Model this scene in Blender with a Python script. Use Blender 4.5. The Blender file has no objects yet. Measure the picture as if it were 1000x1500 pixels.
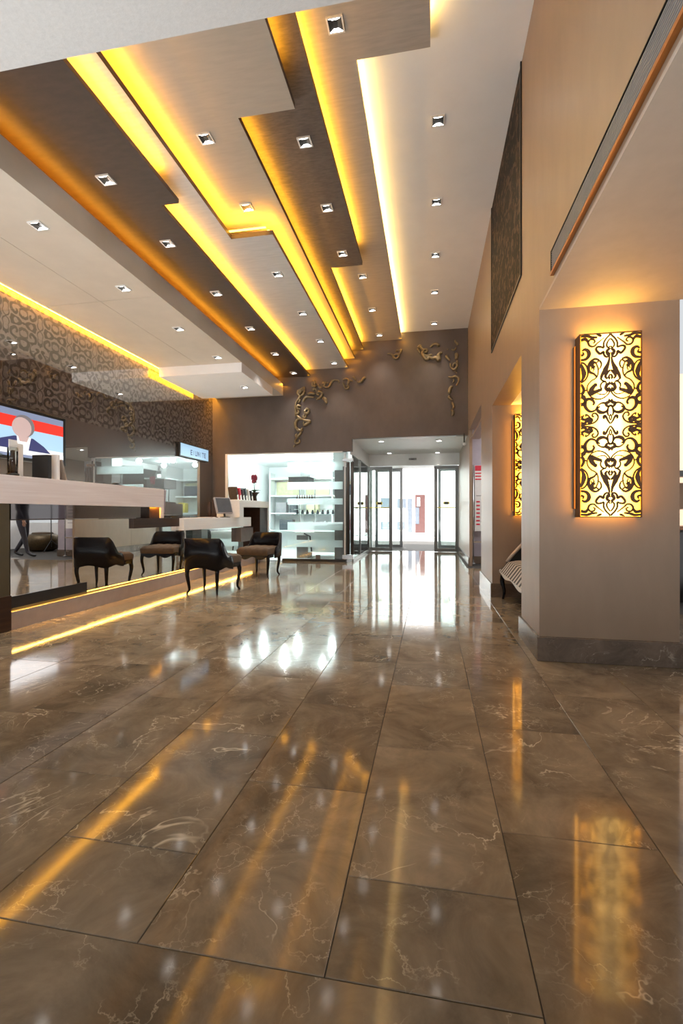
import bpy, math, random
from mathutils import Vector, Matrix
random.seed(7)
S = bpy.context.scene
COL = S.collection
PI = math.pi

# ------------------------------------------------------------------ camera, world, sun, exposure
F_PX, YAW, HORIZON = 695.0, math.atan(130 / 695.0), 753.0
cd = bpy.data.cameras.new('camera'); cam = bpy.data.objects.new('camera', cd); COL.objects.link(cam)
cam.location = (0, 0, 1.0); cam.rotation_euler = (PI / 2, 0, YAW)
cd.sensor_fit = 'VERTICAL'; cd.sensor_height = 36.0
cd.lens = F_PX / 1500 * 36.0
cd.shift_y = (HORIZON - 750.0) / 1500
cd.clip_start = 0.02
S.camera = cam
w = bpy.data.worlds.new('world'); S.world = w; w.use_nodes = True
bg = w.node_tree.nodes['Background']
bg.inputs[0].default_value = (0.93, 0.97, 1.0, 1); bg.inputs[1].default_value = 0.3
def sun(energy, rot):
    l = bpy.data.lights.new('sun', 'SUN'); l.energy = energy; l.angle = 0.02
    o = bpy.data.objects.new('sun', l); COL.objects.link(o); o.rotation_euler = rot
sun(9.0, (math.radians(38), 0, math.radians(-12)))
def area(name, loc, rot, sx, sy, power, color=(1, 1, 1), spread=PI):
    l = bpy.data.lights.new(name, 'AREA'); l.shape = 'RECTANGLE'; l.size = sx; l.size_y = sy
    l.energy = power; l.color = color; l.spread = spread
    o = bpy.data.objects.new(name, l); COL.objects.link(o); o.location = loc; o.rotation_euler = rot
    return o
AMBER = (1.0, 0.41, 0.02)
STRIP_W = 1.65          # watts per metre of cove strip
SPOT_W = 20.0
area('ceiling_fill', (-2.4, 1.3, 0.30), (PI, 0, 0), 2.6, 0.9, 41, (0.88, 0.95, 1.0))  # added fill lamp, low and unseen, brightens the ceiling panels
area('desk_ceiling_fill', (-4.35, 6.4, 0.98), (PI, 0, 0), 0.12, 5.0, 13, (1.0, 0.93, 0.80))  # added fill behind the desk, no visible fitting, lifts the reception ceiling
area('side_room_light', (2.6, 9.0, 2.7), (0, 0, 0), 2.6, 3.0, 40, (0.95, 0.96, 1.0))
vs = S.view_settings
S.display_settings.display_device = 'sRGB'
vs.view_transform = 'Standard'; vs.look = 'None'; vs.exposure = 1.35; vs.gamma = 1.0; vs.use_curve_mapping = False

# ------------------------------------------------------------------ materials
def nm(name):
    m = bpy.data.materials.new(name); m.use_nodes = True
    nt = m.node_tree; b = nt.nodes['Principled BSDF']
    return m, nt, b
def N(nt, t, **k):
    n = nt.nodes.new(t)
    for a, v in k.items():
        if a == 'ins':
            for i, x in v.items(): n.inputs[i].default_value = x
        else: setattr(n, a, v)
    return n
def c4(c): return (c[0], c[1], c[2], 1)
def plain(name, col, rough=0.5, metal=0.0, spec=0.5, coat=0.0, var=0.10, scale=9.0, bump=0.0, stretch=(1, 1, 1)):
    """base colour with a light procedural mottling"""
    m, nt, b = nm(name)
    tc = N(nt, 'ShaderNodeTexCoord'); mp = N(nt, 'ShaderNodeMapping'); mp.inputs['Scale'].default_value = stretch
    nz = N(nt, 'ShaderNodeTexNoise', ins={'Scale': scale, 'Detail': 5.0, 'Roughness': 0.6})
    nt.links.new(tc.outputs['Object'], mp.inputs[0]); nt.links.new(mp.outputs[0], nz.inputs['Vector'])
    cr = N(nt, 'ShaderNodeValToRGB')
    cr.color_ramp.elements[0].position = 0.3; cr.color_ramp.elements[1].position = 0.7
    cr.color_ramp.elements[0].color = c4([x * (1 - var) for x in col]); cr.color_ramp.elements[1].color = c4([min(1, x * (1 + var)) for x in col])
    nt.links.new(nz.outputs['Fac'], cr.inputs[0]); nt.links.new(cr.outputs[0], b.inputs['Base Color'])
    b.inputs['Roughness'].default_value = rough; b.inputs['Metallic'].default_value = metal
    b.inputs['Specular IOR Level'].default_value = spec; b.inputs['Coat Weight'].default_value = coat
    if bump:
        bp = N(nt, 'ShaderNodeBump', ins={'Strength': bump, 'Distance': 0.01})
        nt.links.new(nz.outputs['Fac'], bp.inputs['Height']); nt.links.new(bp.outputs[0], b.inputs['Normal'])
    return m
def emit(name, col, strength):
    m, nt, b = nm(name)
    b.inputs['Base Color'].default_value = c4([x * 0.5 for x in col])
    b.inputs['Emission Color'].default_value = c4(col); b.inputs['Emission Strength'].default_value = strength
    return m
def glass(name, tint=(0.93, 0.98, 0.97), rough=0.0, refl=1.0):
    m, nt, b = nm(name); out = nt.nodes['Material Output']; nt.nodes.remove(b)
    tr = N(nt, 'ShaderNodeBsdfTransparent'); tr.inputs[0].default_value = c4(tint)
    gl = N(nt, 'ShaderNodeBsdfGlossy'); gl.inputs['Roughness'].default_value = rough
    fr = N(nt, 'ShaderNodeFresnel'); fr.inputs[0].default_value = 1.5
    mu = N(nt, 'ShaderNodeMath', operation='MULTIPLY'); mu.inputs[1].default_value = refl
    mx = N(nt, 'ShaderNodeMixShader')
    nt.links.new(fr.outputs[0], mu.inputs[0]); nt.links.new(mu.outputs[0], mx.inputs[0]); nt.links.new(tr.outputs[0], mx.inputs[1]); nt.links.new(gl.outputs[0], mx.inputs[2])
    nt.links.new(mx.outputs[0], out.inputs[0]); return m
def mirror(name, col, rough=0.01):
    m, nt, b = nm(name); b.inputs['Base Color'].default_value = c4(col); b.inputs['Metallic'].default_value = 1; b.inputs['Roughness'].default_value = rough
    return m
def marble(name, base, vein, rough=0.12, var=0.25, perobj=True, scale=1.0, spec=0.5):
    m, nt, b = nm(name); L = nt.links.new
    tc = N(nt, 'ShaderNodeTexCoord'); oi = N(nt, 'ShaderNodeObjectInfo')
    ml = N(nt, 'ShaderNodeVectorMath', operation='SCALE'); ml.inputs[0].default_value = (31, 57, 13)
    L(oi.outputs['Random'], ml.inputs['Scale'])
    ad = N(nt, 'ShaderNodeVectorMath', operation='ADD'); L(tc.outputs['Object'], ad.inputs[0])
    if perobj: L(ml.outputs[0], ad.inputs[1])
    else: ad.inputs[1].default_value = (0, 0, 0)
    sc = N(nt, 'ShaderNodeVectorMath', operation='SCALE'); sc.inputs['Scale'].default_value = scale; L(ad.outputs[0], sc.inputs[0])
    n1 = N(nt, 'ShaderNodeTexNoise', ins={'Scale': 3.2, 'Detail': 9.0, 'Roughness': 0.68, 'Distortion': 0.7}); L(sc.outputs[0], n1.inputs['Vector'])
    # warped coordinates for the veins
    n2 = N(nt, 'ShaderNodeTexNoise', ins={'Scale': 4.5, 'Detail': 6.0, 'Roughness': 0.6}); L(sc.outputs[0], n2.inputs['Vector'])
    s2 = N(nt, 'ShaderNodeVectorMath', operation='SCALE'); s2.inputs['Scale'].default_value = 0.30; L(n2.outputs['Color'], s2.inputs[0])
    a2 = N(nt, 'ShaderNodeVectorMath', operation='ADD'); L(sc.outputs[0], a2.inputs[0]); L(s2.outputs[0], a2.inputs[1])
    vn = N(nt, 'ShaderNodeTexNoise', ins={'Scale': 2.2, 'Detail': 5.0, 'Roughness': 0.55, 'Distortion': 0.8}); L(sc.outputs[0], vn.inputs['Vector'])
    vd = N(nt, 'ShaderNodeMath', operation='SUBTRACT'); vd.inputs[1].default_value = 0.5; L(vn.outputs['Fac'], vd.inputs[0])
    vo = N(nt, 'ShaderNodeMath', operation='ABSOLUTE'); L(vd.outputs[0], vo.inputs[0])
    vr = N(nt, 'ShaderNodeValToRGB'); e = vr.color_ramp.elements
    e[0].position = 0.0; e[0].color = (1, 1, 1, 1); e[1].position = 0.008; e[1].color = (0, 0, 0, 1); L(vo.outputs[0], vr.inputs[0])
    n3 = N(nt, 'ShaderNodeTexNoise', ins={'Scale': 2.6, 'Detail': 4.0}); L(sc.outputs[0], n3.inputs['Vector'])
    r3 = N(nt, 'ShaderNodeValToRGB'); r3.color_ramp.elements[0].position = 0.54; r3.color_ramp.elements[1].position = 0.66; L(n3.outputs['Fac'], r3.inputs[0])
    vm = N(nt, 'ShaderNodeMath', operation='MULTIPLY'); L(vr.outputs[0], vm.inputs[0]); L(r3.outputs[0], vm.inputs[1])
    # fine scratchy veins
    vo2 = N(nt, 'ShaderNodeTexVoronoi', feature='DISTANCE_TO_EDGE', ins={'Scale': 11.0}); L(a2.outputs[0], vo2.inputs['Vector'])
    vr2 = N(nt, 'ShaderNodeValToRGB'); e = vr2.color_ramp.elements; e[0].color = (0.5, 0.5, 0.5, 1); e[1].position = 0.03; e[1].color = (0, 0, 0, 1); L(vo2.outputs['Distance'], vr2.inputs[0])
    n4 = N(nt, 'ShaderNodeTexNoise', ins={'Scale': 5.0, 'Detail': 3.0}); L(sc.outputs[0], n4.inputs['Vector'])
    r4 = N(nt, 'ShaderNodeValToRGB'); r4.color_ramp.elements[0].position = 0.50; r4.color_ramp.elements[1].position = 0.66; L(n4.outputs['Fac'], r4.inputs[0])
    vm2 = N(nt, 'ShaderNodeMath', operation='MULTIPLY'); L(vr2.outputs[0], vm2.inputs[0]); L(r4.outputs[0], vm2.inputs[1])
    vx = N(nt, 'ShaderNodeMath', operation='MAXIMUM'); L(vm.outputs[0], vx.inputs[0]); L(vm2.outputs[0], vx.inputs[1])
    cr = N(nt, 'ShaderNodeValToRGB'); e = cr.color_ramp.elements
    e[0].position = 0.34; e[0].color = c4([x * (1 - var) for x in base]); e[1].position = 0.72; e[1].color = c4([min(1, x * (1 + 1.6 * var)) for x in base])
    L(n1.outputs['Fac'], cr.inputs[0])
    hv = N(nt, 'ShaderNodeHueSaturation'); L(cr.outputs[0], hv.inputs['Color'])
    mr = N(nt, 'ShaderNodeMapRange', ins={'To Min': 0.86, 'To Max': 1.14}); L(oi.outputs['Random'], mr.inputs[0])
    if perobj: L(mr.outputs[0], hv.inputs['Value'])
    mx = N(nt, 'ShaderNodeMix', data_type='RGBA'); L(vx.outputs[0], mx.inputs['Factor']); L(hv.outputs[0], mx.inputs['A']); mx.inputs['B'].default_value = c4(vein)
    L(mx.outputs['Result'], b.inputs['Base Color'])
    rr = N(nt, 'ShaderNodeMapRange', ins={'To Min': rough * 0.75, 'To Max': rough * 1.5}); L(n1.outputs['Fac'], rr.inputs[0]); L(rr.outputs[0], b.inputs['Roughness'])
    b.inputs['Specular IOR Level'].default_value = spec
    return m
def wood(name, dark, light, rough=0.4, along='Y', scale=1.0, spec=0.5):
    m, nt, b = nm(name); L = nt.links.new
    tc = N(nt, 'ShaderNodeTexCoord'); mp = N(nt, 'ShaderNodeMapping')
    st = {'X': (0.6, 9, 22), 'Y': (9, 0.6, 22), 'Z': (14, 14, 0.6)}[along]
    mp.inputs['Scale'].default_value = [x * scale for x in st]
    nz = N(nt, 'ShaderNodeTexNoise', ins={'Scale': 2.0, 'Detail': 6.0, 'Roughness': 0.6, 'Distortion': 0.4})
    L(tc.outputs['Object'], mp.inputs[0]); L(mp.outputs[0], nz.inputs['Vector'])
    cr = N(nt, 'ShaderNodeValToRGB'); e = cr.color_ramp.elements; e[0].position = 0.3; e[1].position = 0.7; e[0].color = c4(dark); e[1].color = c4(light)
    L(nz.outputs['Fac'], cr.inputs[0]); L(cr.outputs[0], b.inputs['Base Color'])
    b.inputs['Roughness'].default_value = rough; b.inputs['Specular IOR Level'].default_value = spec
    return m
def damask(name, axis_u='Y'):
    """glossy glass-fronted wallpaper printed with silver scrolls on a dark ground"""
    m, nt, b = nm(name); L = nt.links.new
    out = nt.nodes['Material Output']
    tc = N(nt, 'ShaderNodeTexCoord'); sp = N(nt, 'ShaderNodeSeparateXYZ'); L(tc.outputs['Object'], sp.inputs[0])
    W_, H_ = 0.24, 0.36
    pu = N(nt, 'ShaderNodeMath', operation='PINGPONG'); pu.inputs[1].default_value = W_; L(sp.outputs[axis_u], pu.inputs[0])
    pv = N(nt, 'ShaderNodeMath', operation='PINGPONG'); pv.inputs[1].default_value = H_; L(sp.outputs['Z'], pv.inputs[0])
    cb = N(nt, 'ShaderNodeCombineXYZ'); L(pu.outputs[0], cb.inputs[0]); L(pv.outputs[0], cb.inputs[1])
    nz = N(nt, 'ShaderNodeTexNoise', ins={'Scale': 9.0, 'Detail': 1.0}); L(cb.outputs[0], nz.inputs['Vector'])
    s2 = N(nt, 'ShaderNodeVectorMath', operation='SCALE'); s2.inputs['Scale'].default_value = 0.07; L(nz.outputs['Color'], s2.inputs[0])
    a2 = N(nt, 'ShaderNodeVectorMath', operation='ADD'); L(cb.outputs[0], a2.inputs[0]); L(s2.outputs[0], a2.inputs[1])
    vo = N(nt, 'ShaderNodeTexVoronoi', feature='F1', ins={'Scale': 7.6, 'Randomness': 0.8}); L(a2.outputs[0], vo.inputs['Vector'])
    vs_ = N(nt, 'ShaderNodeMath', operation='MULTIPLY'); vs_.inputs[1].default_value = 10.0; L(vo.outputs['Distance'], vs_.inputs[0])
    # angle of each point about its cell centre bends the rings into scrolls
    df = N(nt, 'ShaderNodeVectorMath', operation='SUBTRACT'); L(a2.outputs[0], df.inputs[0]); L(vo.outputs['Position'], df.inputs[1])
    sd = N(nt, 'ShaderNodeSeparateXYZ'); L(df.outputs[0], sd.inputs[0])
    at = N(nt, 'ShaderNodeMath', operation='ARCTAN2'); L(sd.outputs[1], at.inputs[0]); L(sd.outputs[0], at.inputs[1])
    ad = N(nt, 'ShaderNodeMath', operation='ADD'); L(vs_.outputs[0], ad.inputs[0]); L(at.outputs[0], ad.inputs[1])
    sn = N(nt, 'ShaderNodeMath', operation='SINE'); L(ad.outputs[0], sn.inputs[0])
    cr = N(nt, 'ShaderNodeValToRGB'); e = cr.color_ramp.elements; e[0].position = 0.42; e[1].position = 0.56
    mr = N(nt, 'ShaderNodeMapRange', ins={'From Min': -1.0, 'From Max': 1.0}); L(sn.outputs[0], mr.inputs[0]); L(mr.outputs[0], cr.inputs[0])
    gt = N(nt, 'ShaderNodeMath', operation='GREATER_THAN'); gt.inputs[1].default_value = 2.27; L(sp.outputs['Z'], gt.inputs[0])
    md = N(nt, 'ShaderNodeMath', operation='SUBTRACT'); md.inputs[1].default_value = 0.5; L(cr.outputs[0], md.inputs[0])
    mo = N(nt, 'ShaderNodeMath', operation='MULTIPLY_ADD'); mo.inputs[2].default_value = 0.5; L(md.outputs[0], mo.inputs[0]); L(gt.outputs[0], mo.inputs[1])
    mx = N(nt, 'ShaderNodeMix', data_type='RGBA'); mx.inputs['A'].default_value = (0.008, 0.006, 0.006, 1); mx.inputs['B'].default_value = (0.145, 0.118, 0.112, 1)
    L(mo.outputs[0], mx.inputs['Factor']); L(mx.outputs['Result'], b.inputs['Base Color'])
    b.inputs['Roughness'].default_value = 0.35
    gl = N(nt, 'ShaderNodeBsdfGlossy'); gl.inputs['Roughness'].default_value = 0.015; gl.inputs['Color'].default_value = (0.9, 0.93, 0.93, 1)
    fr = N(nt, 'ShaderNodeLayerWeight'); fr.inputs[0].default_value = 0.45
    f1 = N(nt, 'ShaderNodeMapRange', ins={'To Min': 0.24, 'To Max': 0.40}); L(mo.outputs[0], f1.inputs[0])
    f2 = N(nt, 'ShaderNodeMath', operation='ADD', use_clamp=True); L(f1.outputs[0], f2.inputs[0])
    f3 = N(nt, 'ShaderNodeMath', operation='MULTIPLY'); f3.inputs[1].default_value = 0.5; L(fr.outputs['Fresnel'], f3.inputs[0]); L(f3.outputs[0], f2.inputs[1])
    ms = N(nt, 'ShaderNodeMixShader'); L(f2.outputs[0], ms.inputs[0]); L(b.outputs[0], ms.inputs[1]); L(gl.outputs[0], ms.inputs[2])
    L(ms.outputs[0], out.inputs[0]); return m
def lattice(name):
    """dark panel with a fine upright leafy relief"""
    m, nt, b = nm(name); L = nt.links.new
    tc = N(nt, 'ShaderNodeTexCoord'); mp = N(nt, 'ShaderNodeMapping'); mp.inputs['Scale'].default_value = (1, 9, 11); L(tc.outputs['Object'], mp.inputs[0])
    nz = N(nt, 'ShaderNodeTexNoise', ins={'Scale': 1.0, 'Detail': 2.0, 'Distortion': 1.2}); L(mp.outputs[0], nz.inputs['Vector'])
    cr = N(nt, 'ShaderNodeValToRGB'); e = cr.color_ramp.elements; e[0].position = 0.52; e[1].position = 0.56; e[0].color = (0.004, 0.003, 0.003, 1); e[1].color = (0.085, 0.052, 0.035, 1)
    L(nz.outputs['Fac'], cr.inputs[0]); L(cr.outputs[0], b.inputs['Base Color'])
    bp = N(nt, 'ShaderNodeBump', ins={'Strength': 0.6, 'Distance': 0.02}); L(cr.outputs[0], bp.inputs['Height']); L(bp.outputs[0], b.inputs['Normal'])
    b.inputs['Roughness'].default_value = 0.6; b.inputs['Specular IOR Level'].default_value = 0.15; return m
def lampface(name):
    m, nt, b = nm(name); L = nt.links.new
    # tubes stand behind the middle of the diffuser: whiter there, yellow towards the sides
    tc = N(nt, 'ShaderNodeTexCoord'); sp = N(nt, 'ShaderNodeSeparateXYZ'); L(tc.outputs['Object'], sp.inputs[0])
    ab = N(nt, 'ShaderNodeMath', operation='ABSOLUTE'); L(sp.outputs[0], ab.inputs[0])
    cr = N(nt, 'ShaderNodeValToRGB'); e = cr.color_ramp.elements; e[0].position = 0.03; e[0].color = (1.0, 0.56, 0.13, 1); e[1].position = 0.18; e[1].color = (1.0, 0.33, 0.006, 1)
    k = e.new(0.09); k.color = (1.0, 0.45, 0.05, 1)
    L(ab.outputs[0], cr.inputs[0]); L(cr.outputs[0], b.inputs['Emission Color']); b.inputs['Emission Strength'].default_value = 3.6
    b.inputs['Base Color'].default_value = (0.6, 0.5, 0.3, 1); return m
def zebra(name):
    m, nt, b = nm(name); L = nt.links.new
    tc = N(nt, 'ShaderNodeTexCoord')
    wv = N(nt, 'ShaderNodeTexWave', bands_direction='Y', ins={'Scale': 2.6, 'Distortion': 2.2, 'Detail': 0.0, 'Detail Scale': 1.0}); L(tc.outputs['Object'], wv.inputs['Vector'])
    cr = N(nt, 'ShaderNodeValToRGB'); e = cr.color_ramp.elements; e[0].position = 0.42; e[1].position = 0.52; e[0].color = (0.012, 0.012, 0.012, 1); e[1].color = (0.42, 0.39, 0.35, 1)
    L(wv.outputs['Fac'], cr.inputs[0]); L(cr.outputs[0], b.inputs['Base Color']); b.inputs['Roughness'].default_value = 0.7
    return m

M = {}
M['tile'] = marble('floor_marble', (0.192, 0.146, 0.096), (0.56, 0.47, 0.34), rough=0.07, var=0.36, spec=0.37)
M['grout'] = plain('grout', (0.03, 0.025, 0.02), 0.7)
M['skirt'] = marble('skirting_marble', (0.13, 0.095, 0.07), (0.4, 0.33, 0.26), rough=0.18, var=0.3, scale=1.5)
M['wall'] = plain('taupe_wall_paper', (0.31, 0.222, 0.155), 0.38, spec=0.5, var=0.06, scale=7, stretch=(1, 1, 0.35), bump=0.02)
M['farwall'] = plain('dark_bronze_wall', (0.108, 0.083, 0.070), 0.45, var=0.16, scale=2.5, stretch=(1, 1, 0.6))
M['plaster'] = plain('white_plaster', (0.52, 0.50, 0.475), 0.8, var=0.05, scale=40, bump=0.25)
M['white'] = plain('white_paint', (0.78, 0.78, 0.77), 0.5, var=0.03)
M['p_cream'] = plain('cream_ceiling', (0.90, 0.90, 0.90), 0.5, var=0.02, scale=4)
M['p_grey'] = plain('brushed_grey_ceiling', (0.43, 0.39, 0.34), 0.38, spec=0.6, var=0.10, scale=5, stretch=(1, 7, 1))
M['olive'] = plain('olive_panel', (0.075, 0.060, 0.032), 0.5)
M['darkbar'] = plain('dark_bar', (0.045, 0.042, 0.04), 0.45, spec=0.3)
M['copper'] = plain('copper_flange', (0.40, 0.17, 0.05), 0.4, metal=0.7)
M['aisle'] = plain('aisle_ceiling', (0.50, 0.43, 0.36), 0.6, var=0.05)
M['ventgrey'] = plain('vent_grey', (0.26, 0.26, 0.26), 0.35, var=0.05)
M['p_slate'] = plain('slate_ceiling', (0.115, 0.095, 0.085), 0.5, var=0.28, scale=14, stretch=(1, 4, 1))
M['p_tan'] = plain('tan_ceiling', (0.46, 0.41, 0.34), 0.42, var=0.06, scale=5, stretch=(1, 6, 1))
M['p_silver'] = plain('silver_beige_ceiling', (0.60, 0.57, 0.54), 0.38, var=0.09, scale=5, stretch=(1, 8, 1))
M['p_brown'] = plain('brown_ceiling', (0.058, 0.036, 0.026), 0.5, var=0.18, scale=8, stretch=(1, 3, 1))
M['p_beige'] = plain('beige_ceiling', (0.62, 0.55, 0.455), 0.45, var=0.05, scale=3)
M['edge'] = plain('panel_edge', (0.09, 0.055, 0.04), 0.5)
M['led'] = emit('amber_led', (1.0, 0.52, 0.05), 5.0)
M['ledw'] = emit('lamp_glow', (1.0, 0.97, 0.92), 14.0)
M['lampwhite'] = plain('lamp_frame_white', (0.75, 0.74, 0.72), 0.35)
M['black'] = plain('black_satin', (0.010, 0.010, 0.010), 0.35)
M['blackgloss'] = plain('black_lacquer', (0.005, 0.0045, 0.006), 0.22, spec=0.22)
M['chrome'] = mirror('chrome', (0.75, 0.76, 0.77), 0.12)
M['steel'] = plain('brushed_steel', (0.36, 0.36, 0.36), 0.3, metal=1.0, var=0.05)
M['doorframe'] = plain('grey_aluminium', (0.23, 0.225, 0.215), 0.4, metal=0.6, var=0.05)
M['glass'] = glass('clear_glass')
M['mirror'] = mirror('desk_mirror', (0.83, 0.82, 0.80), 0.008)
M['smoke'] = mirror('smoked_mirror', (0.22, 0.20, 0.20), 0.03)
M['damask'] = damask('damask_glass')
M['lattice'] = lattice('leaf_lattice')
M['bar'] = wood('pale_limed_wood', (0.72, 0.63, 0.61), (0.84, 0.77, 0.76), 0.4)
M['barwhite'] = wood('white_limed_wood', (0.88, 0.88, 0.87), (0.94, 0.94, 0.93), 0.35)
M['walnut'] = wood('dark_walnut', (0.026, 0.012, 0.007), (0.055, 0.025, 0.012), 0.35, along='Y', spec=0.25)
M['plinth'] = plain('plinth_stone', (0.36, 0.30, 0.27), 0.3, var=0.08)
M['bronze'] = plain('bronze_fret', (0.11, 0.050, 0.015), 0.5, metal=0.2)
M['relief'] = plain('gilded_relief', (0.235, 0.170, 0.085), 0.38, metal=0.3, var=0.25, scale=20)
M['lampface'] = lampface('lamp_diffuser')
M['velvet'] = plain('brown_velvet', (0.070, 0.041, 0.019), 0.75, var=0.2, scale=25)
M['zebra'] = zebra('zebra_fabric')
M['cream_leather'] = plain('cream_piping', (0.50, 0.40, 0.32), 0.5)
M['frost'] = plain('frosted_film', (0.88, 0.93, 0.92), 0.6, var=0.02)
def film(name):
    m, nt, b = nm(name); out = nt.nodes['Material Output']
    tl = N(nt, 'ShaderNodeBsdfTranslucent'); tl.inputs[0].default_value = (0.93, 0.97, 0.97, 1); b.inputs['Base Color'].default_value = (0.9, 0.95, 0.95, 1)
    mx = N(nt, 'ShaderNodeMixShader'); mx.inputs[0].default_value = 0.8
    nt.links.new(b.outputs[0], mx.inputs[1]); nt.links.new(tl.outputs[0], mx.inputs[2]); nt.links.new(mx.outputs[0], out.inputs[0]); return m
M['film'] = film('frosted_window_film')
M['shopwhite'] = plain('shop_white', (0.85, 0.88, 0.88), 0.5, var=0.02)
M['shopgrey'] = plain('shop_grey', (0.17, 0.155, 0.15), 0.5)
M['shopcream'] = plain('shop_cream', (0.68, 0.66, 0.42), 0.5)
M['red'] = plain('poster_red', (0.62, 0.03, 0.06), 0.5)
M['paper'] = plain('paper', (0.78, 0.77, 0.75), 0.6, var=0.03)
M['lilac'] = plain('lilac_wall', (0.40, 0.355, 0.40), 0.5, var=0.05)
M['ink'] = plain('ink', (0.05, 0.05, 0.06), 0.5)
M['leaf'] = plain('leaf_green', (0.035, 0.09, 0.02), 0.5, var=0.3)
M['petal'] = plain('orchid_red', (0.24, 0.02, 0.05), 0.5, var=0.3, scale=30)
M['pot'] = plain('taupe_pot', (0.26, 0.21, 0.17), 0.6)
M['greyplastic'] = plain('grey_plastic', (0.34, 0.33, 0.35), 0.4)
M['stone'] = plain('pavement', (0.72, 0.71, 0.70), 0.7, var=0.05)
M['facade'] = plain('white_facade', (0.82, 0.82, 0.80), 0.8, var=0.03)
M['wingrey'] = plain('window_grey', (0.10, 0.115, 0.135), 0.25)
M['dooroxblood'] = plain('oxblood_door', (0.075, 0.03, 0.026), 0.45)
M['yellow'] = plain('yellow_sticker', (0.75, 0.60, 0.10), 0.6)
M['brass'] = plain('brass_studs', (0.09, 0.062, 0.03), 0.4, metal=0.6, var=0.4, scale=40)

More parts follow.
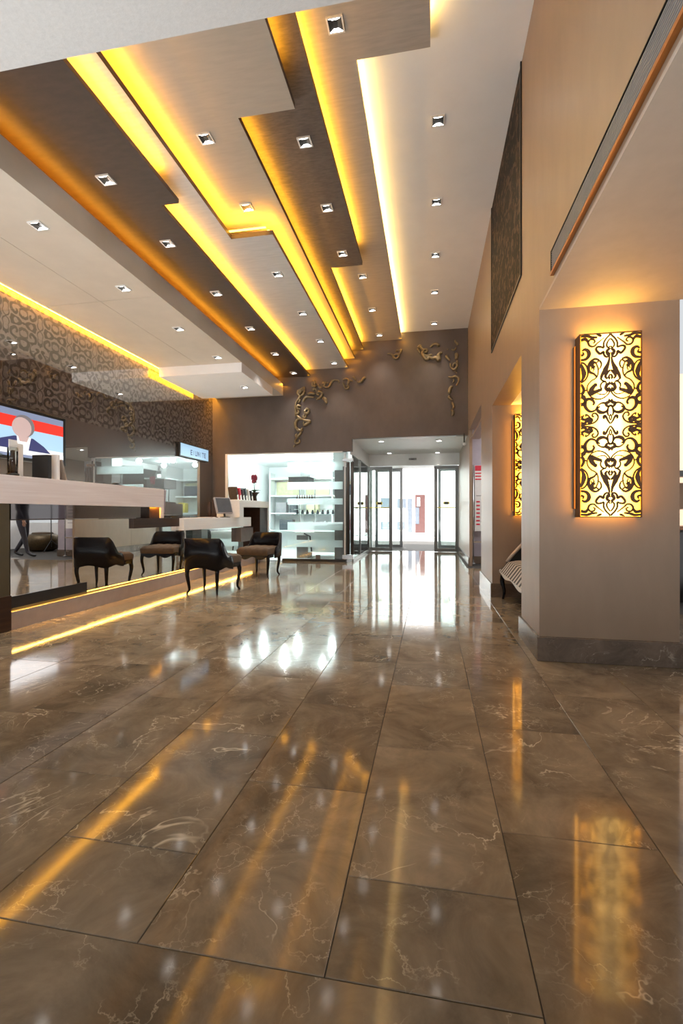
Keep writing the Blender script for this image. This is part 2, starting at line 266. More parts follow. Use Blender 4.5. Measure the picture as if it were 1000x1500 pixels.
# ------------------------------------------------------------------ mesh helpers
class MB:
    def __init__(s): s.v = []; s.f = []
    def box(s, x0, x1, y0, y1, z0, z1):
        b = len(s.v)
        s.v += [(x0, y0, z0), (x1, y0, z0), (x1, y1, z0), (x0, y1, z0), (x0, y0, z1), (x1, y0, z1), (x1, y1, z1), (x0, y1, z1)]
        s.f += [tuple(b + i for i in q) for q in ((0, 3, 2, 1), (4, 5, 6, 7), (0, 1, 5, 4), (1, 2, 6, 5), (2, 3, 7, 6), (3, 0, 4, 7))]
        return s
    def prism(s, poly, z0, z1):
        b = len(s.v); n = len(poly)
        a = sum(poly[i][0] * poly[(i + 1) % n][1] - poly[(i + 1) % n][0] * poly[i][1] for i in range(n))
        if a < 0: poly = poly[::-1]
        s.v += [(x, y, z0) for x, y in poly] + [(x, y, z1) for x, y in poly]
        s.f.append(tuple(b + i for i in range(n))[::-1]); s.f.append(tuple(b + n + i for i in range(n)))
        for i in range(n): j = (i + 1) % n; s.f.append((b + i, b + j, b + n + j, b + n + i))
        return s
    def prism_xz(s, poly, y0, y1):
        """outline in X, Z extruded along Y"""
        t = MB(); t.prism(poly, y0, y1)
        b = len(s.v); s.v += [(x, z, y) for x, y, z in t.v]; s.f += [tuple(b + i for i in q)[::-1] for q in t.f]; return s
    def prism_yz(s, poly, x0, x1):
        t = MB(); t.prism(poly, x0, x1)
        b = len(s.v); s.v += [(z, x, y) for x, y, z in t.v]; s.f += [tuple(b + i for i in q) for q in t.f]; return s
    def tube(s, pts, rad, n=8, flat=(1, 1)):
        pts = [Vector(p) for p in pts]; k = len(pts)
        if not isinstance(rad, (list, tuple)): rad = [rad] * k
        b = len(s.v); up0 = None
        for i, p in enumerate(pts):
            t = (pts[min(i + 1, k - 1)] - pts[max(i - 1, 0)]).normalized()
            if up0 is None:
                up0 = Vector((0, 0, 1)) if abs(t.z) < 0.9 else Vector((1, 0, 0))
            u = t.cross(up0)
            if u.length < 1e-6: u = t.cross(Vector((0, 1, 0)))
            u.normalize(); vv = u.cross(t).normalized(); up0 = vv
            for j in range(n):
                a = 2 * PI * j / n
                q = p + u * (math.cos(a) * rad[i] * flat[0]) + vv * (math.sin(a) * rad[i] * flat[1]); s.v.append(tuple(q))
        for i in range(k - 1):
            for j in range(n):
                s.f.append((b + i * n + j, b + (i + 1) * n + j, b + (i + 1) * n + (j + 1) % n, b + i * n + (j + 1) % n))
        s.f.append(tuple(b + j for j in range(n))); s.f.append(tuple(b + (k - 1) * n + j for j in range(n))[::-1])
        return s
    def lathe(s, prof, c=(0, 0, 0), n=20):
        b = len(s.v)
        for r, z in prof:
            for j in range(n): a = 2 * PI * j / n; s.v.append((c[0] + r * math.cos(a), c[1] + r * math.sin(a), c[2] + z))
        for i in range(len(prof) - 1):
            for j in range(n): s.f.append((b + i * n + j, b + i * n + (j + 1) % n, b + (i + 1) * n + (j + 1) % n, b + (i + 1) * n + j))
        s.f.append(tuple(b + j for j in range(n))[::-1]); s.f.append(tuple(b + (len(prof) - 1) * n + j for j in range(n)))
        return s
    def ell(s, c, r, n=12, m=8):
        b = len(s.v)
        for i in range(1, m):
            a = PI * i / m
            for j in range(n): t = 2 * PI * j / n; s.v.append((c[0] + r[0] * math.sin(a) * math.cos(t), c[1] + r[1] * math.sin(a) * math.sin(t), c[2] + r[2] * math.cos(a)))
        s.v += [(c[0], c[1], c[2] + r[2]), (c[0], c[1], c[2] - r[2])]; T = b + (m - 1) * n
        for i in range(m - 2):
            for j in range(n): s.f.append((b + i * n + j, b + (i + 1) * n + j, b + (i + 1) * n + (j + 1) % n, b + i * n + (j + 1) % n))
        for j in range(n): s.f.append((T, b + j, b + (j + 1) % n)); s.f.append((T + 1, b + (m - 2) * n + (j + 1) % n, b + (m - 2) * n + j))
        return s
    def mesh(s, name, mat, off=(0, 0, 0), smooth=False):
        me = bpy.data.meshes.new(name)
        me.from_pydata([(x - off[0], y - off[1], z - off[2]) for x, y, z in s.v], [], s.f)
        if mat: me.materials.append(mat)
        if smooth: me.polygons.foreach_set('use_smooth', [True] * len(me.polygons))
        me.update(); return me
    def build(s, name, mat, parent=None, local=False, smooth=False, bevel=0):
        off = (0, 0, 0)
        if parent is not None and not local:
            p = parent; off = Vector((0, 0, 0))
            while p is not None: off = off + Vector(p.location); p = p.parent
        o = bpy.data.objects.new(name, s.mesh(name, mat, off, smooth)); COL.objects.link(o)
        if parent is not None: o.parent = parent
        if bevel:
            bv = o.modifiers.new('bevel', 'BEVEL'); bv.width = bevel; bv.segments = 2; bv.limit_method = 'ANGLE'
        return o
def B(*a): return MB().box(*a)
def struct(o): o['kind'] = 'structure'; return o
def tag(o, label, cat, group=None):
    o['label'] = label; o['category'] = cat
    if group: o['group'] = group
    return o
def thing(name, label, cat, loc=(0, 0, 0), rz=0.0, group=None):
    o = bpy.data.objects.new(name, None); COL.objects.link(o); o.location = loc; o.rotation_euler = (0, 0, rz); o.empty_display_size = 0.1
    return tag(o, label, cat, group)
def copy_tree(o, parent=None):
    c = o.copy(); COL.objects.link(c)
    if parent is not None: c.parent = parent
    for ch in list(o.children): copy_tree(ch, c)
    return c
def cr_spline(P, n=8, closed=False):
    out = []; k = len(P); P = [Vector(p) for p in P]
    for i in range(k if closed else k - 1):
        if closed: a, b, c, d = P[(i - 1) % k], P[i], P[(i + 1) % k], P[(i + 2) % k]
        else: a, b, c, d = P[max(i - 1, 0)], P[i], P[i + 1], P[min(i + 2, k - 1)]
        for j in range(n):
            t = j / n
            out.append(0.5 * ((2 * b) + (c - a) * t + (2 * a - 5 * b + 4 * c - d) * t * t + (3 * b - a - 3 * c + d) * t ** 3))
    if not closed: out.append(P[-1].copy())
    return out

# ------------------------------------------------------------------ the setting
XR, XL, YF = 0.735, -4.70, 9.73
TW, TL, TX = 0.447, 0.75, 0.222
floor = struct(B(-6.5, 6.0, -5.0, 17.9, -0.12, -0.006).build('floor', M['grout']))
def tile_mesh(x, y):
    g = 0.0011; m = MB(); b = 0.0016
    x0, x1, y0, y1 = -x / 2 + g, x / 2 - g, -y / 2 + g, y / 2 - g
    m.v += [(x0, y0, -0.02), (x1, y0, -0.02), (x1, y1, -0.02), (x0, y1, -0.02), (x0, y0, -b), (x1, y0, -b), (x1, y1, -b), (x0, y1, -b),
            (x0 + b, y0 + b, 0), (x1 - b, y0 + b, 0), (x1 - b, y1 - b, 0), (x0 + b, y1 - b, 0)]
    m.f += [(0, 1, 5, 4), (1, 2, 6, 5), (2, 3, 7, 6), (3, 0, 4, 7), (4, 5, 9, 8), (5, 6, 10, 9), (6, 7, 11, 10), (7, 4, 8, 11), (8, 9, 10, 11)]
    return m.mesh('tile', M['tile'])
tm_cache = {}
def tile(x0, x1, y0, y1):
    key = (round(x1 - x0, 3), round(y1 - y0, 3))
    if key not in tm_cache: tm_cache[key] = tile_mesh(*key)
    o = bpy.data.objects.new('tile', tm_cache[key]); COL.objects.link(o); o.parent = floor
    o.location = ((x0 + x1) / 2, (y0 + y1) / 2, 0)
    o.rotation_euler = (random.uniform(-1, 1) * 0.0008, random.uniform(-1, 1) * 0.0008, 0)
offs = {-1: 1.293, -2: 1.687, -3: 1.293, 0: 1.56, 1: 1.30, -4: 1.62, -5: 1.36}
for c in range(-11, 5):
    x0 = TX + TW * c; y = offs.get(c, 1.2 + random.choice([0.1, 0.35, 0.55])); prev = 1.0
    ytop = 13.0 if -5 <= c <= 0 else (YF if c < 1 else 9.0)
    if c >= 0: prev = y - TL
    while prev < ytop - 0.02:
        tile(x0, x0 + TW, prev, min(y, ytop)); prev = min(y, ytop); y = prev + TL
tile(-2.20, TX, 0.12, 1.0); tile(-4.6, -2.20, 0.12, 1.0); tile(TX, TX + TW, -0.7, 0.81); tile(TX + TW, TX + 2 * TW, -0.7, 0.55)
tile(-2.20, TX, -0.78, 0.12); tile(-4.6, -2.20, -0.78, 0.12)

# right wall: full piers, headers over the openings, upper wall
wr = MB()
wr.box(XR, 1.60, 3.45, 4.10, 0, 2.40)                 # near pier
wr.box(XR, 1.60, 5.97, 7.23, 0, 2.40)                 # second pier
wr.box(XR, 0.79, 9.38, 12.9, 0, 5.0)                  # return beside the entrance
wr.box(XR, 0.95, -3.0, 3.45, 2.42, 5.0)
wr.box(XR, 0.95, 3.45, 4.10, 2.40, 5.0)
wr.box(XR, 0.95, 4.10, 5.97, 2.31, 5.0)
wr.box(XR, 0.95, 5.97, 7.23, 2.40, 5.0)
wr.box(XR, 0.95, 7.23, 9.38, 2.62, 5.0)
wr.box(XR + 0.03, 0.93, 7.23, 9.38, 2.43, 2.47)       # thin bar below the high light
wall_right = struct(wr.build('wall_right', M['wall']))
nb = MB(); nb.box(1.60, 1.70, 4.10, 5.97, 0, 2.31)
struct(nb.build('wall_niche', M['wall']))
struct(MB().box(XR, 4.6, -3.0, 3.45, 2.40, 2.42).box(0.95, 4.6, -3.0, 3.45, 2.42, 2.55).build('ceiling_aisle', M['aisle']))
struct(B(0.95, 1.60, 4.10, 5.97, 2.31, 2.45).build('ceiling_niche', M['p_cream']))
struct(B(0.95, 4.6, 7.23, 12.0, 2.75, 2.85).build('ceiling_side', M['white']))
sk = MB()
sk.box(0.715, 1.62, 3.42, 3.45, 0, 0.163).box(0.715, XR, 3.45, 4.12, 0, 0.163)
sk.box(0.715, 1.6, 5.95, 5.97, 0, 0.163).box(0.715, XR, 5.97, 7.25, 0, 0.163)
sk.box(0.715, XR, 9.36, 12.6, 0, 0.163).box(1.57, 1.60, 4.10, 5.95, 0, 0.163)
struct(sk.build('baseboard_right', M['skirt'], bevel=0.003))
# far wall with its entrance cut-out
fw = MB(); fw.box(XL - 0.2, -1.60, YF, YF + 0.12, 2.31, 5.0); fw.box(-1.60, XR, YF, YF + 0.12, 2.57, 5.0); fw.box(XL, -4.40, YF, YF + 0.12, 0, 2.31)
struct(fw.build('wall_far', M['farwall']))
struct(B(XL - 0.15, XL, 0.5, YF + 0.12, 0, 5.0).build('wall_left', M['damask']))
struct(B(-14, 14, -40, -5.0, -0.15, -0.02).build('ground_bounce', M['stone']))  # unseen paving added behind the camera, throws sunlight up to the ceiling
# ceiling: roof slab, stepped panels with lit gaps between them
ceiling = struct(B(-6.5, 1.2, 2.2, YF + 0.2, 5.0, 5.2).build('ceiling', M['white']))
struct(B(-6.5, XR, -4.0, 2.19, 3.40, 5.0).build('ceiling_near', M['plaster']))
struct(B(-6.5, 6.0, -4.0, 2.2, 5.0, 5.2).build('roof_sun_shade', M['white']))  # unseen roof, its rear edge placed to shape where the sun enters
NEAR = 2.0
def panel(name_label, poly, z, th, mat):
    o = MB().prism(poly, z, z + th).build('ceiling_panel', mat, ceiling)
    o['label'] = name_label
    o.data.materials.append(M['edge'])
    return o
dark_edges = []
P = {}
P[1] = panel('cream ceiling panel along the right wall', [(-1.2, NEAR), (XR, NEAR), (XR, YF), (-1.2, YF)], 4.70, 0.05, M['p_cream'])
P[2] = panel('brushed grey ceiling panel with a wide near end', [(-1.9, NEAR), (0.0, NEAR), (0.0, 3.68), (-0.57, 3.68), (-0.57, YF), (-1.9, YF)], 4.56, 0.05, M['p_grey'])
P[3] = panel('slate grey ceiling panel', [(-2.2, NEAR), (-0.91, NEAR), (-0.91, 6.42), (-1.36, 6.42), (-1.36, YF), (-2.2, YF)], 4.40, 0.05, M['p_slate'])
P[4] = panel('tan ceiling panel with a notched right edge', [(-2.75, NEAR), (-1.06, NEAR), (-1.06, 3.65), (-1.54, 3.65), (-1.54, YF), (-2.75, YF)], 4.23, 0.05, M['p_tan'])
P[5] = panel('silver beige ceiling panel that widens to the right', [(-3.0, NEAR), (-2.17, NEAR), (-2.17, 4.95), (-1.69, 4.95), (-1.69, YF), (-3.0, YF)], 4.05, 0.05, M['p_silver'])
P[6] = panel('dark brown ceiling panel', [(-3.55, NEAR), (-2.315, NEAR), (-2.315, 4.09), (-2.495, 4.09), (-2.495, YF), (-3.55, YF)], 3.912, 0.04, M['p_brown'])
P[7] = panel('beige lowered ceiling over the reception with a deep edge', [(-4.62, NEAR), (-3.09, NEAR), (-3.09, YF), (-4.62, YF)], 3.545, 0.235, M['p_beige'])
for x0, x1 in ((-4.62, -3.863), (-3.857, -3.09)):
    for y0, y1 in ((NEAR, 5.02), (5.026, 7.47), (7.476, YF)):
        B(x0, x1, y0, y1, 3.53, 3.545).build('ceiling_board', M['p_beige'], P[7])
P[8] = panel('cream dropped ceiling piece at the far end of the reception', [(-4.60, 7.47), (-3.09, 7.47), (-3.09, 9.05), (-4.60, 9.05)], 3.37, 0.16, M['p_cream'])
# dark edge bands on the side faces of panels 3, 4, 5, 6
for k in (2, 3, 4, 5, 6):
    me = P[k].data; z_ok = (3, 4, 5, 6)
    if k in z_ok:
        for p in me.polygons:
            if abs(p.normal.z) < 0.5: p.material_index = 1
struct(B(-3.60, -3.55, NEAR, YF, 3.80, 3.92).build('trim_1', M['p_beige']))
# amber strips: thin light lines lying on the back of each panel near its edge, washing the panel above
def strip(par, x, y0, y1, z, wmul=1.0, ud=0.05, col=AMBER):
    l = y1 - y0
    B(x - ud - 0.012, x - ud + 0.012, y0, y1, z + 0.001, z + 0.010).build('led_strip', M['led'], par)
    area('cove_light', (x - ud, (y0 + y1) / 2, z + 0.012), (PI, 0, 0), 0.02, l, STRIP_W * l * wmul, col)
def strip_x(par, x0, x1, y, z, wmul=1.0, ud=0.05):
    l = x1 - x0
    B(x0, x1, y - ud - 0.012, y - ud + 0.012, z + 0.001, z + 0.010).build('led_strip', M['led'], par)
    area('cove_light', ((x0 + x1) / 2, y - ud, z + 0.012), (PI, 0, 0), l, 0.02, STRIP_W * l * wmul, AMBER)
PALE = (1.0, 0.66, 0.24)
strip(P[2], 0.0, NEAR, 3.55, 4.61, 1.5, col=PALE); strip(P[2], -0.57, 3.72, YF - 0.03, 4.61, 1.3, col=PALE)
WARM = (1.0, 0.45, 0.035)
strip(P[3], -0.91, NEAR, 6.15, 4.45, col=WARM); strip(P[3], -1.36, 6.5, YF - 0.03, 4.45, col=WARM)
strip(P[4], -1.06, NEAR, 3.4, 4.28); strip(P[4], -1.54, 3.70, YF - 0.03, 4.28, 1.2)
strip(P[5], -2.17, NEAR, 4.95, 4.10, 1.1); strip_x(P[5], -2.17, -1.75, 4.95, 4.10, 1.1); strip(P[5], -1.69, 4.95, YF - 0.03, 4.10, 1.1)
strip(P[6], -2.315, NEAR, 3.82, 3.952, 1.3); strip(P[6], -2.495, 4.14, YF - 0.03, 3.952, 1.1)
strip(P[7], -3.09, NEAR, YF - 0.03, 3.785, 0.75, ud=0.10, col=(1.0, 0.33, 0.015))
for x, z in ((-0.54, 4.56), (-1.33, 4.40), (-1.51, 4.23), (-1.66, 4.05), (-2.46, 3.912), (-3.05, 3.76)):
    area('cove_spill', (x, YF - 0.05, z), (math.radians(-25), 0, 0), 0.16, 0.03, 0.30, AMBER)
# cove along the damask wall, shining down through the gap
B(-4.66, -4.63, NEAR, YF - 0.03, 3.60, 3.62).build('led_strip', M['led'], P[7])
area('cove_light', (-4.655, 5.9, 3.59), (0, math.radians(-8), 0), 0.03, 7.5, 40, AMBER)

# ------------------------------------------------------------------ entrance: vestibule, shopfront, doors, street
vb = MB(); vb.box(-1.60, XR, YF + 0.12, 12.6, 2.57, 2.70)
struct(vb.build('ceiling_entrance', M['white']))
vb = MB(); vb.box(-1.66, -1.60, YF + 0.12, 12.6, 2.25, 2.57); vb.box(-1.66, XR, 12.5, 12.62, 2.27, 2.57); vb.box(-1.66, XR, 12.62, 14.2, 2.34, 2.45)
struct(vb.build('trim_2', M['white']))
def frame_pane(name, par, x0, x1, y0, y1, z0, z1, t, mat, along='X', d=0.05):
    m = MB()
    if along == 'X':
        yc0, yc1 = y0, y1
        m.box(x0, x0 + t, y0, y1, z0, z1).box(x1 - t, x1, y0, y1, z0, z1).box(x0 + t, x1 - t, y0, y1, z1 - t, z1).box(x0 + t, x1 - t, y0, y1, z0, z0 + t * 1.3)
    else:
        m.box(x0, x1, y0, y0 + t, z0, z1).box(x0, x1, y1 - t, y1, z0, z1).box(x0, x1, y0 + t, y1 - t, z1 - t, z1).box(x0, x1, y0 + t, y1 - t, z0, z0 + t * 1.3)
    return m.build(name, mat, par)
def sliding_door(n, x0, x1, y, z1, mat, label, sticker=True):
    d = B(x0, x1, y, y + 0.05, 0, 0.001)
    t = 0.088
    m = MB().box(x0, x0 + t, y, y + 0.05, 0.005, z1).box(x1 - t, x1, y, y + 0.05, 0.005, z1).box(x0 + t, x1 - t, y, y + 0.05, z1 - t, z1).box(x0 + t, x1 - t, y, y + 0.05, 0.005, 0.10)
    o = m.build('door_%d' % n, mat, bevel=0.004); struct(o); o['label'] = label
    B(x0 + t, x1 - t, y + 0.02, y + 0.03, 0.10, z1 - t).build('pane', M['glass'], o)
    if sticker:
        B(x0 + t, x1 - t, y + 0.008, y + 0.018, 1.16, 1.185).build('safety_stripe', M['yellow'], o)
        xc = (x0 + x1) / 2
        MB().prism_xz([(xc - .07, 1.25), (xc + .07, 1.25), (xc + .085, 1.29), (xc + .07, 1.33), (xc - .07, 1.33), (xc - .085, 1.29)], y + 0.008, y + 0.018).build('door_sticker', M['yellow'], o)
        MB().prism_xz([(xc - .05, 1.265), (xc + .05, 1.265), (xc + .05, 1.315), (xc - .05, 1.315)], y + 0.005, y + 0.008).build('sticker_mark', M['ink'], o)
    return o
DY = 12.75
sliding_door(1, -1.70, -1.00, DY, 2.27, M['doorframe'], 'left sliding glass entrance door in grey frame')
sliding_door(2, 0.10, 0.80 - 0.07, DY, 2.27, M['doorframe'], 'right sliding glass entrance door in grey frame')
sliding_door(3, -1.62, -0.80, 14.1, 2.34, M['steel'], 'outer left sliding glass door', False)
sliding_door(4, 0.22, 0.86, 14.1, 2.34, M['steel'], 'outer right sliding glass door', False)
struct(B(0.86, 1.0, 12.9, 14.2, 0, 2.6).build('wall_lobby', M['white']))
struct(B(-1.85, -1.70, 12.62, 14.2, 0, 2.6).build('wall_lobby_left', M['white']))
ds = thing('motion_sensor', 'small dark motion sensor on the beam above the entrance doors', 'sensor', (-0.45, 12.48, 2.44))
MB().box(-0.55, -0.35, 12.46, 12.50, 2.41, 2.46).build('housing', M['doorframe'], ds, bevel=0.008)
MB().ell((-0.45, 12.46, 2.425), (0.05, 0.02, 0.012)).build('lens', M['black'], ds, smooth=True)

# shopfront glass with frosted bands in the far wall plane, corner post and glass return
sw = MB().box(-4.40, -4.34, YF - 0.01, YF + 0.05, 0.0, 2.31).box(-4.34, -1.80, YF - 0.01, YF + 0.05, 2.285, 2.31)
win = struct(sw.build('window_1', M['white']))
B(-4.34, -1.78, YF + 0.02, YF + 0.03, 0.05, 2.285).build('pane', M['glass'], win)
B(-3.1, -1.72, YF - 0.03, YF + 0.06, 0.0, 0.05).build('bottom_rail', M['black'], win)
for z0, z1 in ((1.92, 2.10), (1.52, 1.68), (1.20, 1.33), (0.66, 0.83), (0.30, 0.45)):
    B(-3.0, -1.80, YF + 0.031, YF + 0.034, z0, z1).build('frosted_band', M['film'], win)
B(-2.37, -2.28, YF - 0.005, YF + 0.045, 0.05, 0.14).build('patch_fitting', M['shopgrey'], win)
sd = thing('glass_shop_door', 'frameless glass shop door with tall dark steel pull bars at the shop corner', 'door', (-1.7, YF, 0))
for x in (-1.675, -1.59):
    MB().tube([(x, YF - 0.02, 0.16), (x, YF - 0.02, 2.08)], 0.036, 12).build('pull_bar', M['darkbar'], sd, smooth=True)
B(-1.80, -1.57, YF - 0.01, YF + 0.03, 2.10, 2.16).build('top_fitting', M['chrome'], sd, bevel=0.005)
B(-1.80, -1.57, YF - 0.03, YF + 0.05, 0.06, 0.15).build('bottom_fitting', M['chrome'], sd, bevel=0.005)
B(-1.765, -1.735, YF, YF + 0.03, 0.02, 2.25).build('white_edge_strip', M['white'], sd)
rt = struct(MB().box(-1.64, -1.58, 12.45, 12.5, 0, 2.25).box(-1.63, -1.59, YF + 0.15, 12.45, 0.0, 0.06).box(-1.63, -1.59, 10.9, 10.95, 0.06, 2.25).build('window_2', M['doorframe']))
B(-1.615, -1.605, YF + 0.12, 12.45, 0.06, 2.25).build('pane', M['glass'], rt)
B(-1.63, -1.59, YF + 0.15, 12.5, 2.25, 2.27).build('top_rail', M['white'], rt)

# the shop behind the glass
sh = MB(); sh.box(-4.9, -4.75, YF + 0.12, 13.6, 0, 2.5); sh.box(-4.9, -1.66, 13.6, 13.7, 0, 2.5)
struct(sh.build('wall_shop', M['shopwhite']))
struct(B(-4.9, -1.66, YF + 0.12, 13.7, 2.40, 2.5).build('ceiling_shop', M['shopwhite']))
struct(B(-4.75, -1.66, YF + 0.12, 13.6, -0.006, 0.002).build('floor_shop', M['shopwhite']))
k = thing('display_kiosk', 'grey and white display counter with a grey hood behind the shop glass', 'counter', (-2.75, 10.7, 0))
B(-2.98, -2.72, 10.4, 10.8, 0.0, 0.52).build('base', M['shopgrey'], k)
B(-3.10, -2.05, 10.4, 11.2, 0.52, 0.60).build('counter_top', M['shopwhite'], k)
B(-3.16, -2.70, 10.35, 10.9, 1.62, 1.84).build('hood', M['shopgrey'], k)
B(-3.20, -2.65, 10.33, 10.93, 1.84, 1.87).build('hood_top', M['shopwhite'], k)
B(-3.05, -2.62, 10.4, 10.8, 1.30, 1.32).build('glass_shelf', M['glass'], k)
B(-3.10, -2.05, 10.4, 11.1, 0.98, 1.0).build('glass_shelf', M['glass'], k)
B(-3.10, -2.05, 10.4, 11.1, 1.10, 1.115).build('glass_shelf', M['glass'], k)
B(-2.72, -2.05, 10.42, 11.1, 0.14, 0.52).build('drawer_front', M['frost'], k)
for i, x in enumerate((-3.03, -2.66, -2.07)):
    B(x, x + 0.02, 10.78, 10.80, 0.6, 1.62 if i < 2 else 1.30).build('shelf_post', M['chrome'], k)
MB().tube([(-2.62, 10.35, 0.16), (-2.66, 10.36, 0.50), (-2.80, 10.37, 0.56)], 0.018, 8).build('arm', M['black'], k)
for i in range(7):
    b = thing('bottle', 'dark brown stoppered bottle, %s in the row on the kiosk shelf behind glass' % ('first', 'second', 'third', 'fourth', 'fifth', 'sixth', 'seventh')[i], 'bottle', (-3.01 + i * 0.058, 10.55, 1.32), group='bottles on the kiosk shelf')
    MB().lathe([(0.022, 0), (0.024, 0.045), (0.010, 0.075), (0.008, 0.10)], n=10).build('body', M['bronze'], b, local=True, smooth=True)
    MB().lathe([(0.010, 0.10), (0.011, 0.115), (0.006, 0.12)], n=8).build('stopper', M['black'], b, local=True, smooth=True)
names8 = ('leftmost', 'second from left', 'third from left', 'fourth from left', 'fifth from left', 'sixth from left', 'seventh from left', 'rightmost')
for i in range(8):
    o = thing('sunglasses_case' if i % 2 else 'blue_jar', '%s dark blue display item on the glass shelf of the shop counter' % names8[i], 'goods', (-3.02 + i * 0.12, 10.6, 1.0), group='goods on the glass counter')
    MB().lathe([(0.028, 0), (0.034, 0.02), (0.026, 0.06), (0.02, 0.07)], n=12).build('body', M['wingrey'], o, local=True, smooth=True)
    MB().lathe([(0.021, 0.07), (0.021, 0.09), (0.012, 0.096)], n=12).build('lid', M['ink'], o, local=True, smooth=True)
c = thing('shop_column', 'dark grey column beside the corner of the shop glass', 'column', (-1.95, 10.2, 0))
B(-2.02, -1.80, 10.0, 10.3, 0.0, 2.02).build('shaft', M['shopgrey'], c)
B(-2.05, -1.77, 9.97, 10.33, 2.02, 2.4).build('capital', M['shopwhite'], c)
c = thing('wall_shelving', 'white wall shelving with cream back panels along the shop rear wall', 'shelf', (-3.2, 13.4, 0))
for z in (0.5, 1.0, 1.5, 2.0): B(-4.6, -1.8, 13.15, 13.58, z, z + 0.04).build('shelf', M['shopwhite'], c)
for x in (-4.6, -3.7, -2.75, -1.84): B(x, x + 0.04, 13.16, 13.58, 0.0, 2.2).build('upright', M['shopwhite'], c)
for x in (-4.5, -3.6, -2.65): B(x, x + 0.7, 13.55, 13.58, 1.56, 1.95).build('back_panel', M['shopcream'], c)
for i, (x, z, wd, h, m) in enumerate(((-4.4, 1.04, .3, .3, 'greyplastic'), (-4.0, 1.04, .2, .22, 'wingrey'), (-3.5, 1.04, .35, .3, 'shopcream'), (-2.6, 1.54, .5, .3, 'wingrey'), (-2.1, 1.04, .2, .3, 'yellow'), (-4.3, .54, .4, .3, 'wingrey'), (-3.3, .54, .4, .25, 'greyplastic'), (-2.4, .54, .14, .3, 'red'))):
    o = B(x, x + wd, 13.2, 13.45, z, z + h).build('shop_box', M[m], bevel=0.01)
    tag(o, '%s in the shop, %s' % ({'greyplastic': 'grey box', 'wingrey': 'slate blue box', 'shopcream': 'cream box', 'yellow': 'yellow box', 'red': 'red box'}[m], ('far left on the middle shelf', 'beside the grey one on the middle shelf', 'centre of the middle shelf', 'on the upper shelf right of centre', 'right end of the middle shelf', 'left end of the low shelf', 'centre of the low shelf', 'right part of the low shelf')[i]), 'box', 'boxes on the shop shelves')
for i, (x, y) in enumerate(((-4.2, 10.4), (-3.3, 10.5), (-2.4, 10.5), (-4.2, 11.6), (-3.3, 11.6), (-2.4, 11.6))):
    o = thing('shop_downlight', 'round white downlight in the shop ceiling, %s' % ('front left', 'front middle', 'front right', 'second row left', 'second row middle', 'second row right')[i], 'ceiling light', (x, y, 2.40), group='round shop downlights')
    MB().lathe([(0.07, 0), (0.085, -0.008), (0.085, 0)], n=20).build('ring', M['lampwhite'], o, local=True)
    MB().lathe([(0.055, -0.004), (0.06, -0.009)], n=20).build('lamp', M['ledw'], o, local=True)
    pl_ = bpy.data.lights.new('shop_lamp', 'POINT'); pl_.energy = 11; pl_.shadow_soft_size = 0.06; pl_.color = (0.93, 1.0, 1.0)
    po_ = bpy.data.objects.new('shop_lamp', pl_); COL.objects.link(po_); po_.location = (x, y, 2.30)

# street outside
struct(B(-9, 9, 14.2, 40, -0.15, -0.02).build('ground', M['stone']))
fb = thing('building', 'white street building opposite the entrance with grey windows and a dark red door', 'building', (0, 22, 0))
B(-8, 8, 22.0, 23.5, 0, 9).build('wall', M['facade'], fb)
for x0, x1, z0, z1 in ((-2.25, -1.72, 1.28, 1.75), (-1.49, -1.08, 1.28, 1.70), (-2.25, -1.75, 0.28, 0.65), (-1.49, -1.14, 0.28, 0.65), (1.1, 1.6, .9, 1.7), (-4.6, -3.6, .9, 1.7)):
    f = MB().box(x0 - .05, x1 + .05, 21.93, 22.02, z0 - .05, z1 + .05).build('window', M['white'], fb)
    B(x0, x1, 21.91, 21.94, z0, z1).build('pane', M['wingrey'], f)
B(-1.01, -0.83, 21.9, 22.05, 0.15, 1.72).build('pilaster', M['wingrey'], fb)
dr = B(-0.68, -0.24, 21.9, 22.05, 0.14, 1.88).build('street_door', M['dooroxblood'], fb)
MB().box(-0.66, -0.50, 21.88, 21.91, .55, 1.3).build('door_window', M['wingrey'], dr)
MB().box(-0.60, -0.46, 21.86, 21.885, 1.35, 1.75).build('notice', M['paper'], dr)

# ------------------------------------------------------------------ side room beyond the right opening
struct(B(0.80, 1.62, 9.9, 10.0, 0, 2.75).build('wall_side', M['lilac']))
struct(B(4.6, 4.7, -3, 12.0, 0, 2.85).build('wall_side_right', M['white']))
struct(B(1.62, 4.6, 11.95, 12.0, 0.0, 0.75).build('wall_side_low', M['white']))
struct(B(0.80, 1.62, 9.87, 9.9, 0, 0.15).build('baseboard_side', M['skirt']))
ps = thing('poster_stand', 'white information board with a red heading on a slim chrome stand', 'sign', (1.1, 9.8, 0))
for x in (0.845, 1.34): MB().tube([(x, 9.80, 0.02), (x, 9.80, 1.98)], 0.013, 8).build('post', M['chrome'], ps, smooth=True)
for x in (0.845, 1.34): MB().lathe([(0.045, 0), (0.045, 0.012), (0.02, 0.03)], (x, 9.80, 0), 14).build('foot', M['doorframe'], ps, smooth=True)
B(0.845, 1.34, 9.79, 9.81, 0.43, 0.46).build('cross_bar', M['chrome'], ps)
bd = B(0.87, 1.31, 9.785, 9.80, 0.66, 1.97).build('board', M['paper'], ps)
B(0.875, 1.305, 9.782, 9.785, 1.86, 1.965).build('red_heading', M['red'], bd)
for i, z in enumerate((1.80, 1.74, 1.68)): B(0.88, 1.30, 9.782, 9.785, z, z + 0.025).build('red_line', M['red'], bd)
for i in range(7): B(0.90, 0.97, 9.782, 9.785, 0.78 + i * 0.075, 0.81 + i * 0.075).build('red_entry', M['red'], bd); B(1.0, 1.26, 9.782, 9.785, 0.785 + i * 0.075, 0.80 + i * 0.075).build('text_line', M['greyplastic'], bd)
